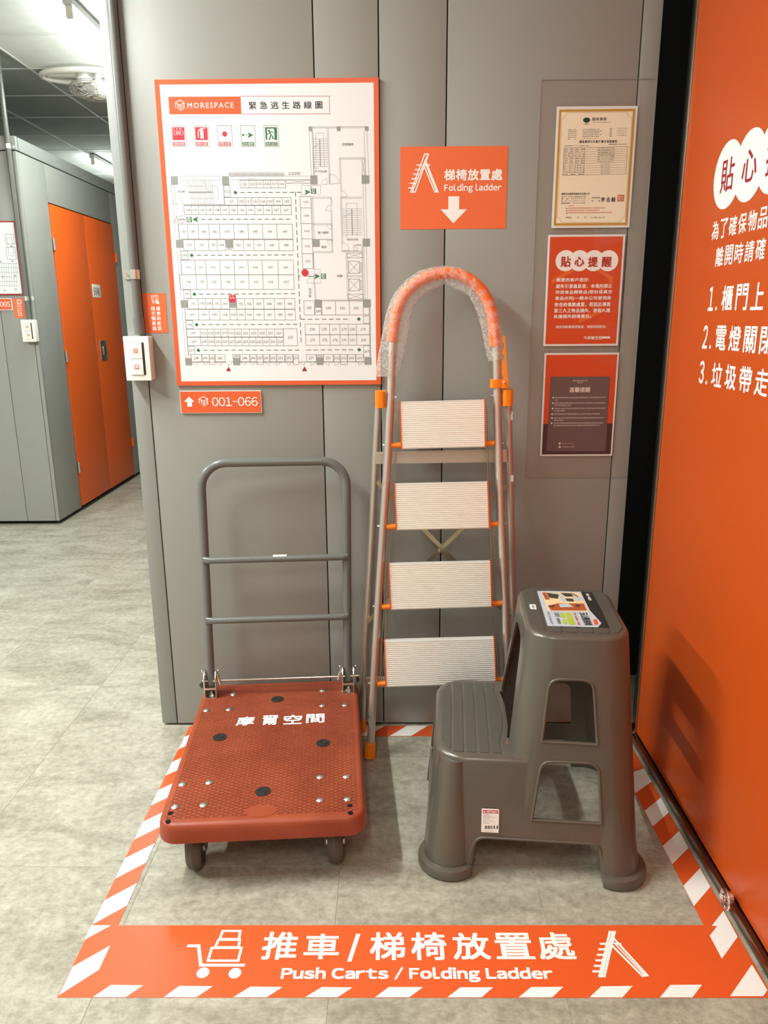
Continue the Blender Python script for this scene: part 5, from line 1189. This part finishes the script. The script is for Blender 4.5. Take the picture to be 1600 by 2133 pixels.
# raised rims round the openings of the front and back faces
for sgn in (-1, 1):
    for p_, out in ((UW, .004), (LWn, .004), (AR_, .006)):
        cxm = sum(a for a, b in p_) / len(p_); czm = sum(b for a, b in p_) / len(p_)
        q_ = [(a, b) for a, b in p_ if b > -.01]
        if p_ is AR_: i0 = max(range(len(p_)), key=lambda i: 0); q_ = [(.164, .012)] + [v for v in p_ if v[1] > .02] + [(-.139, .012)]
        P3 = []
        for a, b in q_:
            d_ = Vector((a - cxm, b - czm)); d_ = d_.normalized() * out; a2, b2 = a + d_.x, b + d_.y
            P3.append((a2, sgn * (lerp(.233, .160, max(b2, 0) / ZH) + .0003), b2))
        obj('opening_rim', MB(SB).sweep(P3, .0032, .0022, seg=8, nrm=(0, sgn, 0), closed=p_ is not AR_), M['stool'], stool, sm=60)
# ribbed pads: five on the low tread, six on the high tread
def pads(f, z, xa, xb_, n, hy, rcorner, cutfn=None):
    w_ = (xb_ - xa) / n
    for i in range(n):
        a, b = xa + i * w_ + .0035, xa + (i + 1) * w_ - .0035
        y0, y1 = -hy, hy
        pl_ = [(a, y0), (b, y0), (b, y1), (a, y1)]; r_ = [.004] * 4
        if i == 0: e = rcorner; pl_ = [(a + .001, y0 + e), (b - .004, y0 + .012), (b, y0 + .014), (b, y1 - .014), (b - .004, y1 - .012), (a + .001, y1 - e)]; r_ = [.02, .003, .003, .003, .003, .02]
        if i == n - 1 and n == 6: e = rcorner; pl_ = [(a, y0 + .002), (a + .012, y0 + .002), (b, y0 + e), (b, y1 - e), (a + .012, y1 - .002), (a, y1 - .002)]; r_ = [.003, .01, .014, .014, .01, .003]
        if i == n - 1 and n == 5:
            pl_ = [(a, y0), (b - .002, y0), (b - .004, -.125), (b + .007, -.06), (b + .011, 0), (b + .007, .06), (b - .004, .125), (b - .002, y1), (a, y1)]; r_ = [.004] * 9
        obj('tread_pad', MB(SB).prism(rpoly(pl_, r_, 4), (0, 0, 0), (1, 0, 0), (0, 1, 0), (0, 0, 1), z - .001, z + .0013), M['stool_pad'], stool)
pads(lo, ZL, -.214, -.066, 5, .172, .05)
pads(hi, ZH, -.010, .199, 6, .138, .034)
# product sticker on the high tread
SX, SYv = SB.to_3x3() @ Vector((1, 0, 0)), SB.to_3x3() @ Vector((0, 1, 0))
STP = Plane(SB @ Vector((0, 0, ZH + .0016)), SX, SYv)
X = lambda v: 1060 + v / 6.154
Y = lambda v: 1200 + v / 6.154
G = lambda *p: [(X(a), Y(b)) for a, b in p]
def flat(name, pts, h0, h1, m, parent):
    pts = [STP.px(x, y, h1) for x, y in pts]; return obj(name, slab(STP, pts, h0, h1), m, parent, sm=0)
lb = flat('product_sticker', G((362, 192), (500, 190), (760, 196), (920, 200), (1040, 440), (1188, 603), (1143, 655), (900, 648), (497, 638)), .0003, .0008, M['photo_blue'], stool)
flat('dark_strip', G((928, 203), (1062, 210), (1180, 420), (1282, 660), (1143, 655), (1188, 603), (1040, 440)), .0002, .0006, M['black_plastic'], stool)
k = Ink(STP, .0011)
for pts in (G((425, 207), (905, 212), (1015, 452), (500, 443)),): k.poly(pts)
k.build('cream_picture', M['photo_cream'], lb)
k = Ink(STP, .0013); k.poly(G((425, 210), (470, 208), (530, 300), (470, 300))); k.poly(G((620, 350), (960, 350), (1000, 440), (545, 440), (500, 385))); k.build('brown_picture_areas', M['photo_brown'], lb)
k = Ink(STP, .0015); k.poly(G((480, 212), (640, 235), (630, 290), (520, 275))); k.poly(G((660, 215), (800, 220), (830, 262), (730, 262))); k.poly(G((720, 285), (820, 290), (840, 325), (750, 322))); k.poly(G((500, 375), (600, 365), (560, 405))); k.poly(G((830, 240), (880, 265), (900, 262), (800, 210))); k.poly(G((860, 368), (905, 365), (915, 395), (850, 390))); k.build('dark_picture_areas', M['photo_dark'], lb)
k = Ink(STP, .0015); k.poly(G((530, 215), (640, 225), (660, 300), (700, 330), (740, 325), (690, 240), (620, 212))); k.poly(G((640, 360), (760, 350), (830, 395), (660, 400))); k.poly(G((800, 265), (920, 262), (940, 300), (870, 325))); k.build('light_picture_areas', M['photo_blue'], lb)
# lettering that runs towards the viewer: local frame turned a quarter
STQ = Plane(STP.o, -STP.v, STP.u)
def qt(k, s, pts, off=0):
    """text whose reading direction runs towards the viewer; pts = start-low, start-high, end-low corners in px"""
    (sx, sy), (hx, hy_), (ex_, ey) = pts
    a0, b0 = STQ.px(sx, sy, k.h); _, b1 = STQ.px(hx, hy_, k.h); a1, _ = STQ.px(ex_, ey, k.h); k.mtext(s, a0, b0, a1, b1, off=off)
k = Ink(STQ, .0013); qt(k, '玉山階梯椅', G((898, 465), (1005, 462), (960, 628)), .02); qt(k, 'KEYWAY', G((490, 462), (520, 462), (545, 620))); qt(k, '耐重安全設計', G((605, 540), (650, 540), (630, 612)), .01)
qt(k, '防滑踏面', G((575, 463), (640, 463), (600, 520)))
k.build('black_lettering', M['ink_black'], lb)
k = Ink(STQ, .0013); qt(k, 'The ladder chair', G((820, 463), (860, 463), (870, 630)), .01); k.build('red_lettering', M['ink_red'], lb)
k = Ink(STP, .0013); k.poly(rpoly(G((722, 468), (795, 470), (858, 622), (775, 622)), 3)); k.poly(rpoly(G((655, 470), (705, 470), (720, 535), (670, 535)), 2)); k.poly(rpoly(G((685, 550), (735, 550), (750, 612), (700, 612)), 2)); k.build('lime_badge', M['lime'], lb)
k = Ink(STP, .0013); k.poly(rpoly(G((1075, 552), (1125, 552), (1155, 622), (1100, 622)), 3)); k.build('orange_badge', M['sign_orange'], lb)
k = Ink(STQ, .0010); qt(k, 'RC-600', G((985, 225), (1022, 223), (1045, 312)), .03); k.build('white_lettering', M['ink_white'], lb)
sm_ = flat('size_sticker', G((262, 362), (340, 362), (358, 425), (278, 420)), .0, .0005, M['ink_white'], stool)
k = Ink(STQ, .0009); qt(k, '2014', G((290, 372), (325, 372), (312, 412)), .01); k.build('black_lettering', M['ink_black'], sm_)
# barcode label low on the front face
m_ = (.233 - .160) / ZH
FFo = SB @ Vector((0, -.2335, 0)); FFv = SB.to_3x3() @ Vector((0, m_, 1)).normalized()
FF = Plane(FFo, SX, FFv)
c = [FF.px(x, y, .001) for x, y in ((1003.5, 1684), (1040, 1684.5), (1040, 1735), (1004, 1734.5))]
a0, a1, b0, b1 = c[0][0], c[1][0], c[2][1], c[0][1]
bl2 = obj('barcode_label', slab(FF, rrect(a0, a1, b0, b1, .002), .0005, .0012), M['ink_white'], stool, sm=0)
X = lambda v: 980 + v / 16
Y = lambda v: 1660 + v / 16
k = Ink(FF, .0015); k.poly([(X(415), Y(435)), (X(930), Y(447)), (X(925), Y(555)), (X(418), Y(545))]); k.build('red_bar', M['ink_red'], bl2)
k = Ink(FF, .0018); k.text('KEYWAY', X(545), Y(465), X(905), Y(540), off=.03); k.circ(X(475), Y(495), 2); k.build('white_lettering', M['ink_white'], bl2)
k = Ink(FF, .0015)
for i, s in enumerate(['品名 玉山階梯椅', '型號 RC-600', '材質 PP', '產地 台灣', '尺寸 52x49x60', '耐重 120kg 以下', '請勿站立邊緣']): k.text(s, X(425), Y(575 + i * 48), X(620 + (i % 3) * 110), Y(600 + i * 48), res=1)
for i, x in enumerate((480, 500, 530, 585, 600, 640, 690, 715, 780, 810, 875, 890)): k.rect(X(x), Y(955), X(x + 10 + (i % 3) * 6), Y(1065))
k.text('471 3017 006 000', X(430), Y(1120), X(780), Y(1150), res=1); k.build('black_print', M['ink_black'], bl2)

# things that repeat share a group
GR = {'tube_light': 'ceiling tube lights', 'document_sleeve': 'clear sleeves on the acrylic board', 'pipe_clamp': 'pipe clamps on the conduits', 'conduit': 'grey conduits at the block corners', 'light_switch': 'two-rocker wall switches', 'notice_sheet': 'notices on the acrylic board', 'evacuation_map': 'evacuation floor plans', 'direction_sign': 'room number plates', 'reminder_sticker': 'switch reminder stickers'}
for o in SC.objects:
    if o.parent is None and o.name.split('.')[0] in GR: o['group'] = GR[o.name.split('.')[0]]
